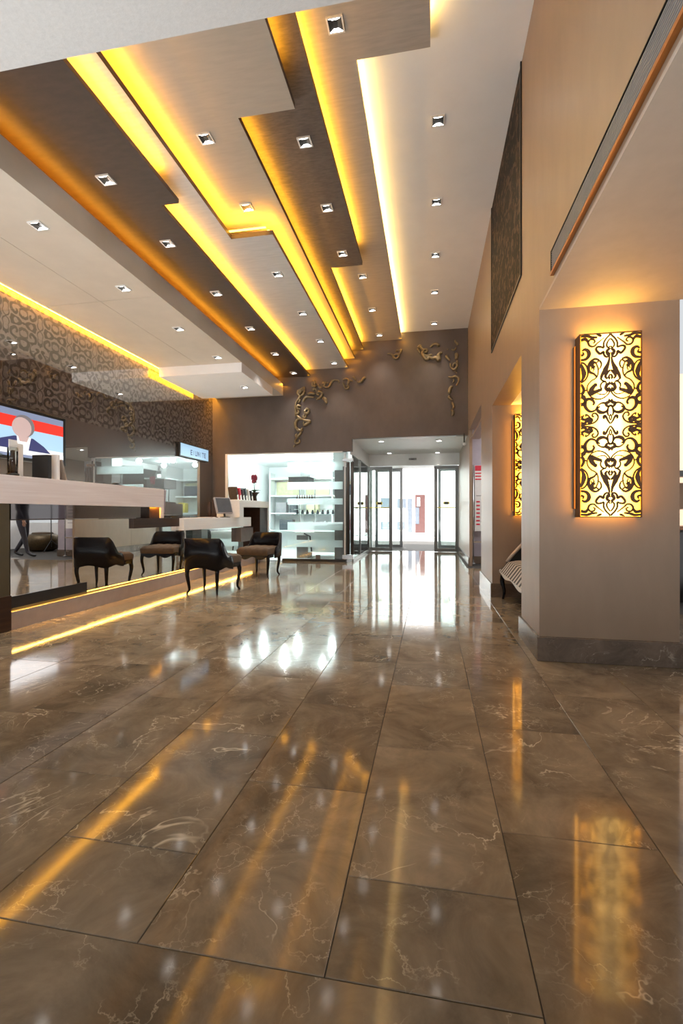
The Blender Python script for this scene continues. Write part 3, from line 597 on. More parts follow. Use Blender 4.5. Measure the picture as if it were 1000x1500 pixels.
B(0.90, 1.28, 9.782, 9.785, 1.36, 1.375).build('text_line', M['greyplastic'], bd)
# things seen only in the mirror front of the desk
t = thing('floor_stand', 'black tripod floor stand in the side room', 'stand', (2.8, 11.0, 0))
MB().tube([(2.8, 11, 0.12), (2.8, 11, 1.6)], 0.012, 8).build('pole', M['black'], t)
for a in range(3):
    q = a * 2.1 + .4; MB().tube([(2.8, 11, 0.30), (2.8 + .28 * math.cos(q), 11 + .28 * math.sin(q), 0.012)], 0.012, 6).build('leg', M['black'], t)
for i, x in enumerate((2.25, 3.25)):
    t = thing('studded_pouf', 'low brass studded pouf %s of the floor stand in the side room' % ('left', 'right')[i], 'pouf', (x, 11.2, 0))
    MB().lathe([(0.26, 0.0), (0.36, 0.05), (0.42, 0.28), (0.40, 0.40), (0.30, 0.46)], (x, 11.2, 0), 24).build('body', M['brass'], t, smooth=True)
    MB().lathe([(0.27, 0.46), (0.24, 0.50), (0.10, 0.51)], (x, 11.2, 0), 24).build('cushion', M['velvet'], t, smooth=True)
# right of the near pier
cb = thing('dark_cabinet', 'dark cabinet with shelves glimpsed right of the near pier', 'cabinet', (2.9, 6.2, 0))
B(2.4, 3.6, 6.0, 6.5, 0, 0.82).build('body', M['black'], cb)
B(2.38, 3.62, 5.98, 6.5, 0.82, 0.86).build('top', M['walnut'], cb)
B(2.4, 3.6, 6.3, 6.5, 1.45, 1.52).build('shelf', M['black'], cb)
struct(B(1.70, 4.6, 6.6, 6.7, 0, 2.75).build('wall_service', M['wall']))

# ------------------------------------------------------------------ fretwork wall lamps
FRET = [  # (points in quarter pattern units, half widths start/mid/end) - a 0..205 sideways, b 0..632 away from the middle
    ([(0, 6), (16, 28), (26, 48), (36, 62), (46, 60), (46, 48), (38, 46)], (3, 6, 4)),
    ([(12, 62), (20, 85), (16, 115), (2, 140)], (3, 5, 3)), ([(0, 30), (8, 52), (0, 74)], (2, 3, 2)),
    ([(18, 105), (34, 90), (60, 86), (84, 98), (88, 118), (72, 128)], (4, 9, 3)),
    ([(0, 178), (12, 158), (30, 150), (24, 132), (8, 128), (0, 136)], (8, 7, 3)),
    ([(30, 150), (60, 152), (88, 134)], (6, 4, 3)),
    ([(88, 134), (104, 104), (136, 96), (160, 112), (174, 138), (170, 172), (148, 184), (124, 176), (112, 156), (120, 138)], (3, 9, 4)),
    ([(170, 166), (186, 150), (205, 146)], (4, 9, 9)), ([(172, 176), (184, 196), (205, 206)], (6, 11, 9)),
    ([(205, 4), (160, 8), (122, 14), (94, 32), (84, 58), (98, 80), (118, 82), (124, 66), (112, 58)], (4, 4, 4)),
    ([(205, 22), (180, 16), (160, 28), (140, 24), (128, 38), (150, 48), (176, 40), (205, 52)], (5, 8, 6)),
    ([(128, 38), (150, 66), (170, 76), (166, 60)], (3, 4, 2)), ([(205, 66), (190, 60), (184, 76)], (4, 5, 2)),
    ([(0, 240), (16, 212), (50, 186), (92, 180), (132, 198), (156, 234), (156, 276), (132, 308), (104, 324), (86, 352), (84, 392), (98, 430)], (3, 3, 3)),
    ([(8, 262), (30, 218), (60, 212), (90, 220)], (2, 2.5, 2)),
    ([(58, 246), (84, 238), (116, 226), (132, 222), (128, 250), (112, 272), (100, 284), (96, 268)], (6, 13, 3)),
    ([(58, 246), (68, 268), (60, 290), (40, 300), (28, 290), (36, 278)], (3, 4, 2)),
    ([(0, 258), (12, 240), (30, 252), (26, 274), (10, 284), (0, 296)], (9, 8, 6)),
    ([(30, 300), (52, 306), (66, 320)], (3, 4, 3)),
    ([(66, 312), (58, 344), (40, 372), (26, 400), (14, 430), (6, 470)], (4, 12, 3)),
    ([(0, 318), (12, 330), (2, 352)], (6, 5, 3)), ([(20, 318), (34, 334), (26, 356), (8, 374), (0, 378)], (4, 7, 3)),
    ([(98, 430), (76, 446), (62, 424), (70, 396), (90, 384)], (3, 4, 2)),
    ([(90, 330), (112, 356), (142, 372), (150, 404), (136, 440), (106, 460), (76, 450)], (3, 8, 4)),
    ([(106, 400), (124, 412), (120, 436), (98, 432)], (7, 9, 4)), ([(120, 372), (112, 392), (126, 398), (132, 384)], (2, 3, 2)),
    ([(205, 296), (172, 318), (154, 356), (160, 404), (180, 432), (205, 440)], (4, 4, 4)),
    ([(205, 300), (186, 332), (182, 364), (192, 404), (205, 432)], (3, 12, 4)),
    ([(205, 212), (186, 232), (184, 256), (196, 280), (205, 284)], (8, 7, 5)), ([(156, 250), (172, 244), (186, 256)], (3, 4, 2)),
    ([(205, 456), (168, 462), (148, 486), (152, 516), (176, 530), (196, 518)], (5, 10, 4)), ([(205, 488), (184, 494), (190, 512)], (6, 5, 3)),
    ([(6, 474), (28, 470), (44, 486), (48, 506), (72, 494), (98, 524), (88, 542), (62, 540), (44, 532)], (4, 6, 4)),
    ([(44, 532), (46, 566), (30, 596), (10, 616), (0, 630)], (4, 4, 4)), ([(0, 486), (16, 490), (24, 510), (8, 524), (0, 520)], (10, 7, 4)),
    ([(0, 544), (16, 534), (26, 552), (18, 576), (0, 598)], (3, 4, 3)),
    ([(44, 604), (66, 586), (92, 566), (112, 548), (140, 552), (152, 576), (138, 596), (114, 594), (106, 578), (120, 570)], (2, 5, 3)),
    ([(152, 576), (170, 600), (205, 594)], (4, 8, 7)), ([(90, 608), (130, 612), (160, 622), (205, 620)], (4, 7, 5)), ([(60, 616), (96, 630)], (4, 6, 0)),
]
def fret_mesh(wd, ht, depth, x_only=None):
    sx, sz = wd / 410.0, ht / 1264.0
    m = MB()
    for pts, ws in FRET:
        pl = cr_spline([(a, b, 0) for a, b in pts], 5); n = len(pl)
        L_, R_ = [], []
        for i, p in enumerate(pl):
            t = (pl[min(i + 1, n - 1)] - pl[max(i - 1, 0)]).normalized(); nrm = Vector((-t.y, t.x, 0))
            u = i / (n - 1)
            ww = (ws[0] * (1 - 2 * u) + ws[1] * 2 * u) if u < .5 else (ws[1] * (2 - 2 * u) + ws[2] * (2 * u - 1))
            ww = max(ww, 1.6) * 1.45
            L_.append(p + nrm * ww); R_.append(p - nrm * ww)
        for qx in (1, -1):
            for qz in (1, -1):
                b = len(m.v)
                for A in (L_, R_):
                    for p in A:
                        x, z = qx * min(max(p.x, 0), 205) * sx, qz * min(max(p.y, 0), 632) * sz
                        m.v.append((x, 0, z))
                for A in (L_, R_):
                    for p in A:
                        x, z = qx * min(max(p.x, 0), 205) * sx, qz * min(max(p.y, 0), 632) * sz
                        m.v.append((x, depth, z))
                for i in range(n - 1):
                    q = [(b + i, b + i + 1, b + n + i + 1, b + n + i), (b + i, b + 2 * n + i, b + 2 * n + i + 1, b + i + 1), (b + n + i, b + n + i + 1, b + 3 * n + i + 1, b + 3 * n + i)]
                    if qx * qz < 0: q = [x[::-1] for x in q]
                    m.f += q
    return m.mesh('fretwork', M['bronze'])
LW, LH, LD = 0.362, 1.19, 0.10
fm = fret_mesh(LW, LH, 0.006)
def wall_lamp(loc, label):
    t = thing('wall_lamp', label, 'lamp', loc, group=None)
    hw, hh = LW / 2, LH / 2
    fr = MB().box(-hw - .006, -hw, -LD, 0, -hh - .006, hh + .006).box(hw, hw + .006, -LD, 0, -hh - .006, hh + .006)
    fr.box(-hw, hw, -LD, -LD + .03, hh, hh + .006).box(-hw, hw, -LD, -LD + .03, -hh - .006, -hh)
    fr.build('frame', M['bronze'], t, local=True)
    B(-hw, hw, -LD + .012, -LD + .018, -hh, hh).build('diffuser', M['lampface'], t, local=True)
    o = bpy.data.objects.new('fretwork', fm); COL.objects.link(o); o.parent = t; o.location = (0, -LD - 0.002, 0)
    B(-hw - .02, hw + .02, -0.03, 0, -hh + .05, hh - .05).build('back_plate', M['bronze'], t, local=True)
    for sx in (-1, 1):   # open sides let light out on the wall
        l = area('lamp_side_light', (loc[0] + sx * (hw + .012), loc[1] - .05, loc[2]), (0, sx * -PI / 2, 0), LH * 0.95, 0.05, 0.95, (1, 0.42, 0.05))
    area('lamp_top_light', (loc[0], loc[1] - .055, loc[2] + hh + .012), (PI, 0, 0), LW * .9, .05, 0.8, (1, 0.50, 0.06))
    return t
wall_lamp((1.150, 3.45, 1.58), 'tall backlit fretwork wall lamp on the front of the near pier')
wall_lamp((1.165, 5.97, 1.58), 'tall backlit fretwork wall lamp in the niche on the second pier')

# ------------------------------------------------------------------ vent, leaf panel, camera on the right wall
v = thing('air_vent', 'long louvred air vent with dark frame low on the upper right wall', 'vent', (XR, 1.3, 2.5))
vy0, vy1, vz0, vz1 = -0.4, 3.06, 2.445, 2.59
B(XR - .004, XR - .001, vy0, vy1, vz0, vz1).build('backing', M['black'], v)
for i in range(9):
    z = vz0 + .024 + i * .0132; B(XR - .016, XR - .004, vy0, vy1 - .01, z, z + .0055).build('slat', M['ventgrey'], v)
MB().box(XR - .020, XR - .001, vy0, vy1, vz1 - .004, vz1).box(XR - .02, XR - .001, vy1 - .01, vy1, vz0, vz1).build('frame', M['black'], v)
MB().box(XR - .022, XR - .001, vy0, vy1, vz0 - .002, vz0 + .016).build('lower_flange', M['copper'], v)
g = thing('leaf_panel', 'dark leaf-patterned lattice panel set high in the right wall', 'panel', (XR, 5.0, 3.8))
B(XR - .006, XR - .001, 4.10, 5.97, 2.97, 4.69).build('lattice', M['lattice'], g)
MB().box(XR - .012, XR - .001, 4.08, 4.10, 2.95, 4.70).box(XR - .012, XR - .001, 5.97, 5.99, 2.95, 4.70).box(XR - .012, XR - .001, 4.1, 5.97, 2.95, 2.97).build('frame', M['black'], g)
sc = thing('security_camera', 'small white security camera on a dark bracket at the entrance corner', 'camera', (0.64, 9.70, 2.5))
MB().tube([(0.66, 9.70, 2.60), (0.66, 9.70, 2.40)], 0.012, 8).build('bracket', M['black'], sc)
MB().tube([(0.66, 9.72, 2.39), (0.66, 9.56, 2.37)], 0.03, 10).build('body', M['lampwhite'], sc, smooth=True)

# ------------------------------------------------------------------ scroll reliefs on the far wall
def relief(label, strokes, y=YF):
    xs = [p[0] for s_, r in strokes for p in s_]; zs = [p[1] for s_, r in strokes for p in s_]
    t = thing('scroll_relief', label, 'ornament', ((min(xs) + max(xs)) / 2, y, (min(zs) + max(zs)) / 2))
    for pts, r in strokes:
        pl = cr_spline([(x, y - 0.032, z) for x, z in pts], 6); n = len(pl)
        rad = [max(0.007, 1.12 * r * (0.35 + 0.65 * math.sin(PI * (0.12 + 0.80 * i / (n - 1))))) for i in range(n)]
        MB().tube(pl, rad, 7, flat=(1, 0.9)).build('scroll', M['relief'], t, smooth=True)
def fwp(u, v):   # design pixels on the far wall turned into wall coordinates
    x, yv = (u - 500) / F_PX, (HORIZON - v) / F_PX
    ca, sa = math.cos(YAW), math.sin(YAW); dx, dy = ca * x - sa, sa * x + ca; tt = YF / dy
    return (dx * tt, 1.0 + yv * tt)
def Z1(pts, ox, oy, s): return [fwp(ox + a / s, oy + b / s) for a, b in pts]
def A(pts, r): return (Z1(pts, 420, 540, 7.143), r)
def C(pts, r): return (Z1(pts, 560, 490, 7.692), r)
relief('large gilded scroll relief in an L shape on the left of the dark far wall', [
    A([(180, 195), (185, 225), (165, 225), (150, 245), (130, 262), (125, 240), (145, 225), (170, 205)], .035),
    A([(185, 225), (185, 255), (165, 280), (140, 290)], .03), A([(120, 230), (118, 265), (140, 290), (125, 325), (100, 355)], .03),
    A([(130, 320), (140, 345), (120, 365)], .025), A([(100, 355), (92, 400), (95, 450), (92, 500)], .022),
    A([(150, 400), (128, 390), (112, 405), (122, 430), (142, 425)], .030), A([(95, 455), (105, 480), (125, 465), (120, 440)], .03),
    A([(110, 495), (135, 520), (165, 530)], .038), A([(165, 530), (120, 535), (95, 570), (98, 615), (125, 645), (160, 645), (165, 620)], .034),
    A([(165, 530), (200, 545), (245, 555), (215, 580), (185, 595), (180, 560)], .034), A([(185, 490), (175, 505), (190, 520), (205, 500), (195, 482)], .026),
    A([(215, 430), (190, 445), (205, 475), (235, 455), (225, 425), (200, 425)], .030), A([(175, 350), (190, 320), (220, 300), (290, 305)], .030), A([(220, 270), (260, 262), (300, 270)], .034),
    A([(310, 300), (320, 320), (360, 295), (368, 260), (340, 245), (320, 270), (345, 280)], .034), A([(380, 305), (405, 330), (418, 368)], .040),
    A([(270, 185), (275, 150), (290, 140), (295, 165), (285, 180)], .03), A([(265, 185), (300, 190), (310, 175)], .025), A([(285, 205), (285, 225), (300, 215), (320, 245)], .03),
    A([(140, 650), (150, 675), (130, 700), (110, 720), (100, 700), (115, 690)], .030), A([(110, 725), (90, 755), (105, 785), (135, 775), (135, 745)], .026), A([(85, 800), (75, 825)], .018), A([(330, 165), (345, 195), (370, 205)], .02)])
relief('gilded scroll relief running along the top of the dark far wall near its middle', [
    A([(375, 165), (395, 150), (400, 175), (385, 190)], .03), A([(395, 190), (430, 200), (455, 180), (470, 145), (500, 125), (550, 128)], .028), A([(430, 160), (440, 150)], .02),
    A([(550, 128), (545, 145), (560, 150)], .018), A([(590, 145), (600, 175), (605, 200)], .022), A([(605, 200), (625, 215), (645, 205), (640, 185), (620, 190)], .026),
    A([(640, 175), (645, 150), (660, 130), (690, 135)], .03), A([(590, 120), (620, 112), (650, 120)], .022), A([(690, 100), (705, 100), (725, 130)], .022), A([(765, 125), (780, 145), (795, 120), (815, 100), (825, 110)], .03), A([(740, 145), (770, 150)], .02)])
relief('small gilded scroll below the grey ceiling panel on the far wall', [
    C([(55, 225), (85, 222), (115, 240), (130, 265), (155, 275), (180, 262), (185, 235), (150, 230), (125, 245)], .026), C([(150, 195), (175, 185)], .02), C([(190, 185), (210, 180), (205, 205), (185, 225)], .026)])
relief('gilded scroll relief with a curled horn at the upper right of the far wall', [
    C([(400, 150), (425, 130), (440, 160), (465, 185), (450, 215), (465, 250), (490, 285), (525, 270), (510, 255), (480, 262)], .034), C([(465, 170), (500, 180), (495, 205), (470, 200)], .028),
    C([(460, 225), (500, 245), (540, 235), (560, 240)], .026), C([(530, 265), (570, 275), (600, 265), (625, 290), (640, 285), (630, 240), (645, 215), (675, 210)], .040),
    C([(540, 150), (570, 120), (605, 115), (630, 130), (640, 118)], .032), C([(395, 165), (410, 185), (425, 215)], .024)])
relief('upright gilded scroll relief beside the right end of the far wall', [
    C([(815, 70), (825, 95), (850, 115), (830, 120)], .022), C([(715, 235), (730, 265), (760, 300)], .030), C([(825, 215), (835, 245), (825, 285)], .040), C([(730, 180), (740, 170)], .016), C([(775, 175), (810, 180), (830, 150)], .018),
    C([(765, 330), (770, 370), (800, 400), (830, 385), (840, 350), (820, 330), (795, 345), (800, 370)], .026), C([(840, 300), (845, 340)], .02), C([(740, 482), (780, 488), (820, 478), (850, 495), (855, 535), (830, 580)], .026),
    C([(820, 425), (835, 440)], .016), C([(790, 510), (805, 525), (790, 550)], .02), C([(790, 590), (765, 610), (755, 655), (765, 670)], .036), C([(755, 690), (745, 715), (770, 730), (790, 745)], .026), C([(780, 765), (795, 790), (800, 820), (785, 840)], .030), C([(775, 850), (790, 880), (785, 920)], .036)])

# ------------------------------------------------------------------ square downlights
def downlight_proto():
    t = thing('downlight', '', 'ceiling light', (0, 0, 0))
    a, b, z = 0.062, 0.050, -0.012
    fr = MB().box(-a, a, -a, -b, z, 0).box(-a, a, b, a, z, 0).box(-a, -b, -b, b, z, 0).box(b, a, -b, b, z, 0)
    fr.build('frame', M['lampwhite'], t, local=True)
    q = MB(); q.v = [(-b, -b, z + .002), (b, -b, z + .002), (.016, -.03, -.002), (-.016, -.03, -.002), (-b, b, z + .002), (b, b, z + .002), (.016, .03, -.002), (-.016, .03, -.002)]
    for k in ((0, 4, 7, 3), (5, 1, 2, 6)):
        r = MB(); r.v = [q.v[i] for i in k]; r.f = [(0, 1, 2, 3)]; r.build('baffle', M['black'], t, local=True)
    q = MB(); q.v = [(-b, -b, z + .002), (b, -b, z + .002), (.016, -.03, -.002), (-.016, -.03, -.002), (-b, b, z + .002), (b, b, z + .002), (.016, .03, -.002), (-.016, .03, -.002)]
    for k in ((1, 0, 3, 2), (4, 5, 6, 7)):
        r = MB(); r.v = [q.v[i] for i in k]; r.f = [(0, 1, 2, 3)]; r.build('reflector', M['ledw'], t, local=True)
    B(-.016, .016, -.03, .03, -.003, -.001).build('lamp_holder', M['black'], t, local=True)
    return t
proto = downlight_proto(); used = [False]
ORD = ('nearest', 'second nearest', 'third nearest', 'fourth nearest', 'fifth nearest', 'farthest')
def spot(loc, wmul=1.0):
    l = bpy.data.lights.new('spot', 'SPOT'); l.energy = SPOT_W * wmul; l.spot_size = math.radians(84); l.spot_blend = 1.0; l.shadow_soft_size = 0.03; l.color = (1.0, 0.94, 0.86)
    o = bpy.data.objects.new('spot', l); COL.objects.link(o); o.location = loc
def row(x, ys, z, where):
    n = len(ys)
    for i, y in enumerate(ys):
        o = copy_tree(proto) if used[0] else proto; used[0] = True
        o.location = (x, y, z); which = 'only' if n == 1 else ('farthest' if i == n - 1 else ORD[i])
        tag(o, '%s square downlight in the %s' % (which, where), 'ceiling light', 'square recessed downlights')
        spot((x, y, z - 0.02))
row(0.072, (4.549, 5.727, 6.897, 8.037, 9.355), 4.70, 'cream ceiling panel by the right wall')
row(-0.677, (3.379,), 4.56, 'wide near end of the brushed grey panel')
row(-0.994, (7.027, 8.203, 9.387), 4.56, 'narrow far part of the brushed grey panel')
row(-1.125, (4.195, 5.142, 6.082), 4.40, 'slate ceiling panel')
row(-1.894, (3.791, 4.72), 4.23, 'tan notched ceiling panel')
row(-1.907, (5.77, 6.957, 8.133, 9.355), 4.05, 'silver beige ceiling panel')
row(-2.77, (3.68, 4.67, 5.84, 7.04, 8.24, 9.42), 3.912, 'dark brown ceiling panel')
row(-3.37, (3.595, 4.768, 5.947, 7.137), 3.53, 'beige ceiling over the reception')
row(-3.40, (8.35,), 3.37, 'dropped cream ceiling piece at the far end')
row(-1.04, (10.18, 12.2), 2.57, 'left side of the entrance ceiling')
row(0.18, (10.31, 12.3), 2.57, 'right side of the entrance ceiling')

# ------------------------------------------------------------------ reception desk
XD = -3.54
dk = thing('reception_desk', 'long reception desk of pale wood bars over a mirrored front and lit plinth', 'desk', (XD, 6.5, 0))
B(-4.05, XD, 3.48, 9.62, 0, 0.155).build('plinth', M['plinth'], dk)
for y0, y1, z1 in ((3.50, 5.18, 0.945), (5.182, 6.25, 0.825), (6.252, 9.60, 0.765)): B(XD - 0.05, XD - 0.02, y0, y1, 0.19, z1).build('mirror_front', M['mirror'], dk)
B(XD - 0.02, XD - 0.012, 3.50, 4.42, 0.165, 0.285).build('dark_strip', M['black'], dk)  # thin dark strip at the near foot of the mirror front
B(XD - 0.06, XD - 0.015, 3.50, 5.36, 0.955, 1.09).build('smoked_strip', M['smoke'], dk)
bar = MB().box(-3.98, XD, 2.6, 5.87, 1.09, 1.335).box(-3.98, XD, 5.79, 5.87, 0.945, 1.09)
bar.build('bar_top', M['bar'], dk, bevel=0.004)
B(-3.95, XD - 0.01, 3.36, 3.48, 0.30, 1.09).build('end_post', M['olive'], dk)
B(-3.98, XD + 0.01, 3.30, 3.48, 0.0, 0.30).build('end_base', M['walnut'], dk)
B(-4.0, XD + 0.01, 5.18, 6.30, 0.825, 0.945).build('walnut_slab', M['walnut'], dk)
B(-3.75, XD - 0.02, 5.56, 5.79, 0.945, 1.09).build('walnut_post', M['walnut'], dk)
B(-4.05, -3.46, 6.25, 8.84, 0.765, 0.94).build('white_slab', M['barwhite'], dk, bevel=0.004)
fu = MB().box(-3.80, -3.36, 8.03, 9.62, 1.13, 1.26).box(-3.80, -3.36, 8.03, 8.22, 0.94, 1.13).box(-3.80, -3.36, 9.56, 9.62, 0.0, 1.13)
fu.build('end_frame', M['barwhite'], dk, bevel=0.004)
B(-3.78, -3.38, 9.12, 9.56, 0.155, 1.13).build('walnut_leg', M['walnut'], dk)
B(-3.9, -3.80, 8.03, 9.6, 0.94, 1.26).build('back_panel', M['walnut'], dk)
B(-4.06, -4.0, 8.2, 9.6, 0.94, 1.22).build('rear_panel', M['walnut'], dk)
B(-3.78, -3.46, 8.35, 8.95, 0.48, 0.74).build('drawer_box', M['shopgrey'], dk, bevel=0.006)
B(XD - 0.045, XD - 0.037, 3.5, 9.6, 0.178, 0.189).build('led_strip', M['led'], dk)
area('desk_light', (XD - 0.004, 6.55, 0.186), (0, math.radians(-20), 0), 0.012, 6.1, 8, (1, 0.50, 0.08))
area('desk_post_light', (XD + 0.01, 5.68, 1.085), (0, math.radians(25), 0), 0.03, 0.18, 0.35, AMBER)

# ---- things on the desk
Zb = 1.335
def onbar(name, label, cat, x, y, z=Zb, rz=0.0, group=None): return thing(name, label, cat, (x, y, z), rz, group)
def orchid(t, seed, h=0.42, lean=0.06):
    r = random.Random(seed)
    for s_ in (-1, 1):
        st = cr_spline([(0, 0, 0), (0.01 * s_, 0, h * .5), (lean * s_ * .5, 0, h * .85), (lean * s_, 0, h)], 5)
        MB().tube(st, 0.004, 6).build('stem', M['leaf'], t, local=True)
        for i in range(6):
            p = st[int(len(st) * (0.5 + 0.08 * i)) - 1]; m = MB()
            for k in range(5):
                a = 2 * PI * k / 5 + r.random(); m.ell((p[0] + .022 * math.cos(a) + r.uniform(-.015, .015), p[1] + r.uniform(-.01, .01), p[2] + .022 * math.sin(a)), (.018, .007, .018), 8, 5)
            m.build('flower', M['petal'], t, local=True, smooth=True)
    for i in range(6):
        a = i * 1.05 + .3; m = MB()
        m.tube(cr_spline([(0, 0, 0), (.05 * math.cos(a), .05 * math.sin(a), .06), (.13 * math.cos(a), .13 * math.sin(a), .05)], 4), [.004, .01, .018, .024, .026, .024, .018, .010, .003], 8, flat=(1, .25))
        m.build('leaf', M['leaf'], t, local=True, smooth=True)
t = onbar('orchid_pot', 'dark red orchid in a square taupe pot at the near end of the bar', 'plant', -3.72, 3.42)
MB().prism([(-.065, -.065), (.065, -.065), (.065, .065), (-.065, .065)], 0, .13).build('pot', M['pot'], t, local=True, bevel=.006)
ot = bpy.data.objects.new('plant', None); COL.objects.link(ot); ot.parent = t; ot.location = (0, 0, .13)
def sub_orchid(par, seed, h):
    orchid(par, seed, h)
sub_orchid(ot, 3, .34)
t = onbar('glass_dispenser', 'clear glass cylinder with a white card on top and black base on the bar', 'dispenser', -3.70, 3.66)
MB().lathe([(.052, 0), (.052, .03), (.045, .032)], n=20).build('base', M['black'], t, local=True, smooth=True)
MB().lathe([(.042, .03), (.042, .26), (.038, .265)], n=20).build('cylinder', M['glass'], t, local=True, smooth=True)
MB().lathe([(.02, .03), (.024, .10), (.018, .20), (.02, .24)], n=12).build('filling', M['walnut'], t, local=True, smooth=True)
B(-.004, .004, -.04, .045, .235, .335).build('card', M['paper'], t, local=True)
t = onbar('leaflet_holder', 'brown upright leaflet holder behind the glass cylinder on the bar', 'holder', -3.80, 3.86, rz=.2)
B(-.05, .05, -.07, .07, 0, .02).build('base', M['walnut'], t, local=True)
B(-.045, -.035, -.065, .065, .02, .29).build('back', M['walnut'], t, local=True)
B(-.03, -.02, -.05, .05, .02, .33).build('leaflet', M['paper'], t, local=True)
for i, (y, h, th, m, rx, lab) in enumerate(((4.02, .24, .045, 'black', .0, 'thick black folder standing on the bar'), (4.13, .255, .035, 'paper', 0.0, 'white binder standing beside the black folder on the bar'), (4.24, .22, .02, 'pot', .30, 'brown framed card leaning beside the white binder'))):
    t = onbar('folder' if i < 2 else 'framed_card', lab, 'folder' if i < 2 else 'card', -3.72, y)
    t.rotation_euler = (rx, 0, 0)
    B(-.10, .08, -th / 2, th / 2, 0.0, h).build('cover', M[m], t, local=True, bevel=.003)
    B(-.095, .075, -th / 2 + .005, th / 2 - .005, .004, h + .002).build('pages', M['paper'], t, local=True)
for i, (y, x, m, lab) in enumerate(((4.75, -3.8, 'black', 'dark pen tray'), (5.0, -3.78, 'walnut', 'brown card tray'), (5.3, -3.82, 'black', 'black desk phone'), (5.6, -3.80, 'ink', 'dark key tray'))):
    t = onbar('desk_tray' if i != 2 else 'desk_phone', '%s lying on the pale bar, %s' % (lab, ('first beyond the cards', 'middle of the bar', 'toward its far end', 'at its far end')[i]), 'tray' if i != 2 else 'phone', x, y)
    MB().prism([(-.07, -.09), (.07, -.09), (.07, .09), (-.07, .09)], 0, .018).build('body', M[m], t, local=True, bevel=.006)
    if i == 2: MB().tube([(-.02, -.08, .03), (-.02, 0, .042), (-.02, .08, .03)], .016, 8).build('handset', M['black'], t, local=True, smooth=True)
    else: MB().box(-.06, .06, -.08, -.07, .018, .024).box(-.06, .06, .07, .08, .018, .024).build('rim', M[m], t, local=True)
Zs = 0.94
def monitor(t, wd, ht, tilt, mat, bez):
    MB().lathe([(.09, 0), (.09, .01), (.03, .018)], n=20).build('foot', M[bez], t, local=True, smooth=True)
    MB().tube([(0, 0.01, .01), (0, .03, ht * .35)], .018, 8).build('neck', M[bez], t, local=True)
    s = B(-wd / 2, wd / 2, -.012, .028, 0, ht).build('casing', M[mat], t, local=True, bevel=.008); s.location = (0, 0, .07); s.rotation_euler = (tilt, 0, 0)
    q = B(-wd / 2 + .02, wd / 2 - .02, -.016, -.012, .02, ht - .02).build('screen', M['wingrey'], t, local=True); q.location = (0, 0, .07); q.rotation_euler = (tilt, 0, 0)
    q = MB().box(-.09, .09, .028, .032, ht * .35, ht * .65).build('rear_plate', M['greyplastic'], t, local=True); q.location = (0, 0, .07); q.rotation_euler = (tilt, 0, 0)
    return t
monitor(thing('monitor', 'grey flat monitor leaning back on the white desk slab', 'monitor', (-3.56, 7.86, Zs), rz=math.radians(62)), .34, .30, -.32, 'greyplastic', 'black')
monitor(thing('monitor', 'pale lilac monitor seen from behind past the end of the pale bar', 'monitor', (-3.86, 6.10, Zs), rz=math.radians(-115)), .36, .34, -.12, 'lilac', 'greyplastic')
t = thing('keyboard', 'dark keyboard lying on the white slab between the monitors', 'keyboard', (-3.72, 6.65, Zs), rz=.2)
B(-.08, .08, -.2, .2, 0, .02).build('body', M['black'], t, local=True, bevel=.005); B(-.07, .07, -.19, .19, .02, .026).build('keys', M['ink'], t, local=True)
for i in range(3):
    o = MB().prism([(-.1, -.14), (.1, -.14), (.1, .14), (-.1, .14)], 0, .006 + .003 * i).build('brochure', M[('pot', 'paper', 'velvet')[i]]); o.location = (-3.62 - .05 * i, 7.1 + i * .28, Zs); o.rotation_euler = (0, 0, .4 * i - .3)
    tag(o, ('taupe brochure lying flat near the keyboard', 'white brochure lying flat between two others on the white slab', 'brown brochure lying flat before the grey monitor')[i], 'brochure', 'brochures on the white slab')
for i in range(6):
    m = ('velvet', 'red', 'ink', 'wingrey', 'paper', 'black')[i]
    t = thing('leaflet_stack', '%s leaflets standing tilted in the rack on the end unit, %s' % (('brown', 'red', 'dark', 'slate blue', 'white', 'black')[i], ('first from the left', 'second from the left', 'third from the left', 'fourth from the left', 'fifth from the left', 'last on the right')[i]), 'leaflet', (-3.58, 8.30 + i * .145, 1.26), group='leaflets on the end unit')
    t.rotation_euler = (.32, 0, 0)
    B(-.08, .08, -.03, .03, 0, .25 - .012 * (i % 3)).build('leaflet', M[m], t, local=True); B(.08, .084, -.03, .03, 0, .10).build('holder_front', M['frost'], t, local=True)
t = thing('orchid_pot', 'dark red orchid in a brown flared pot on the far end unit', 'plant', (-3.55, 9.25, 1.26))
MB().lathe([(.05, 0), (.055, .02), (.045, .10), (.07, .15), (.11, .18), (.10, .185)], n=16).build('pot', M['walnut'], t, local=True, smooth=True)
ot = bpy.data.objects.new('plant', None); COL.objects.link(ot); ot.parent = t; ot.location = (0, 0, .17); orchid(ot, 9, .36, .03)

# ------------------------------------------------------------------ televisions on the damask wall
def tv(y0, y1, z0, z1, label):
    x = XL
    t = thing('television', label, 'television', (x, (y0 + y1) / 2, (z0 + z1) / 2))
    B(x + .005, x + .05, y0, y1, z0, z1).build('casing', M['black'], t, bevel=.006)
    return t, x + .051
M['scr_blue'] = emit('screen_pale_blue', (0.42, 0.66, 0.88), 0.340); M['scr_red'] = emit('screen_red', (0.85, 0.035, 0.02), 0.360); M['scr_grey'] = emit('screen_slate', (0.10, 0.12, 0.18), 0.9)
M['scr_white'] = emit('screen_white', (0.80, 0.86, 0.90), 0.380); M['scr_skin'] = emit('screen_skin', (0.55, 0.40, 0.38), 0.360); M['scr_navy'] = emit('screen_navy', (0.035, 0.04, 0.14), 0.360); M['scr_hair'] = emit('screen_hair', (0.20, 0.18, 0.19), 0.320)
ty0, ty1, tz0, tz1 = 3.75, 5.40, 1.62, 2.235
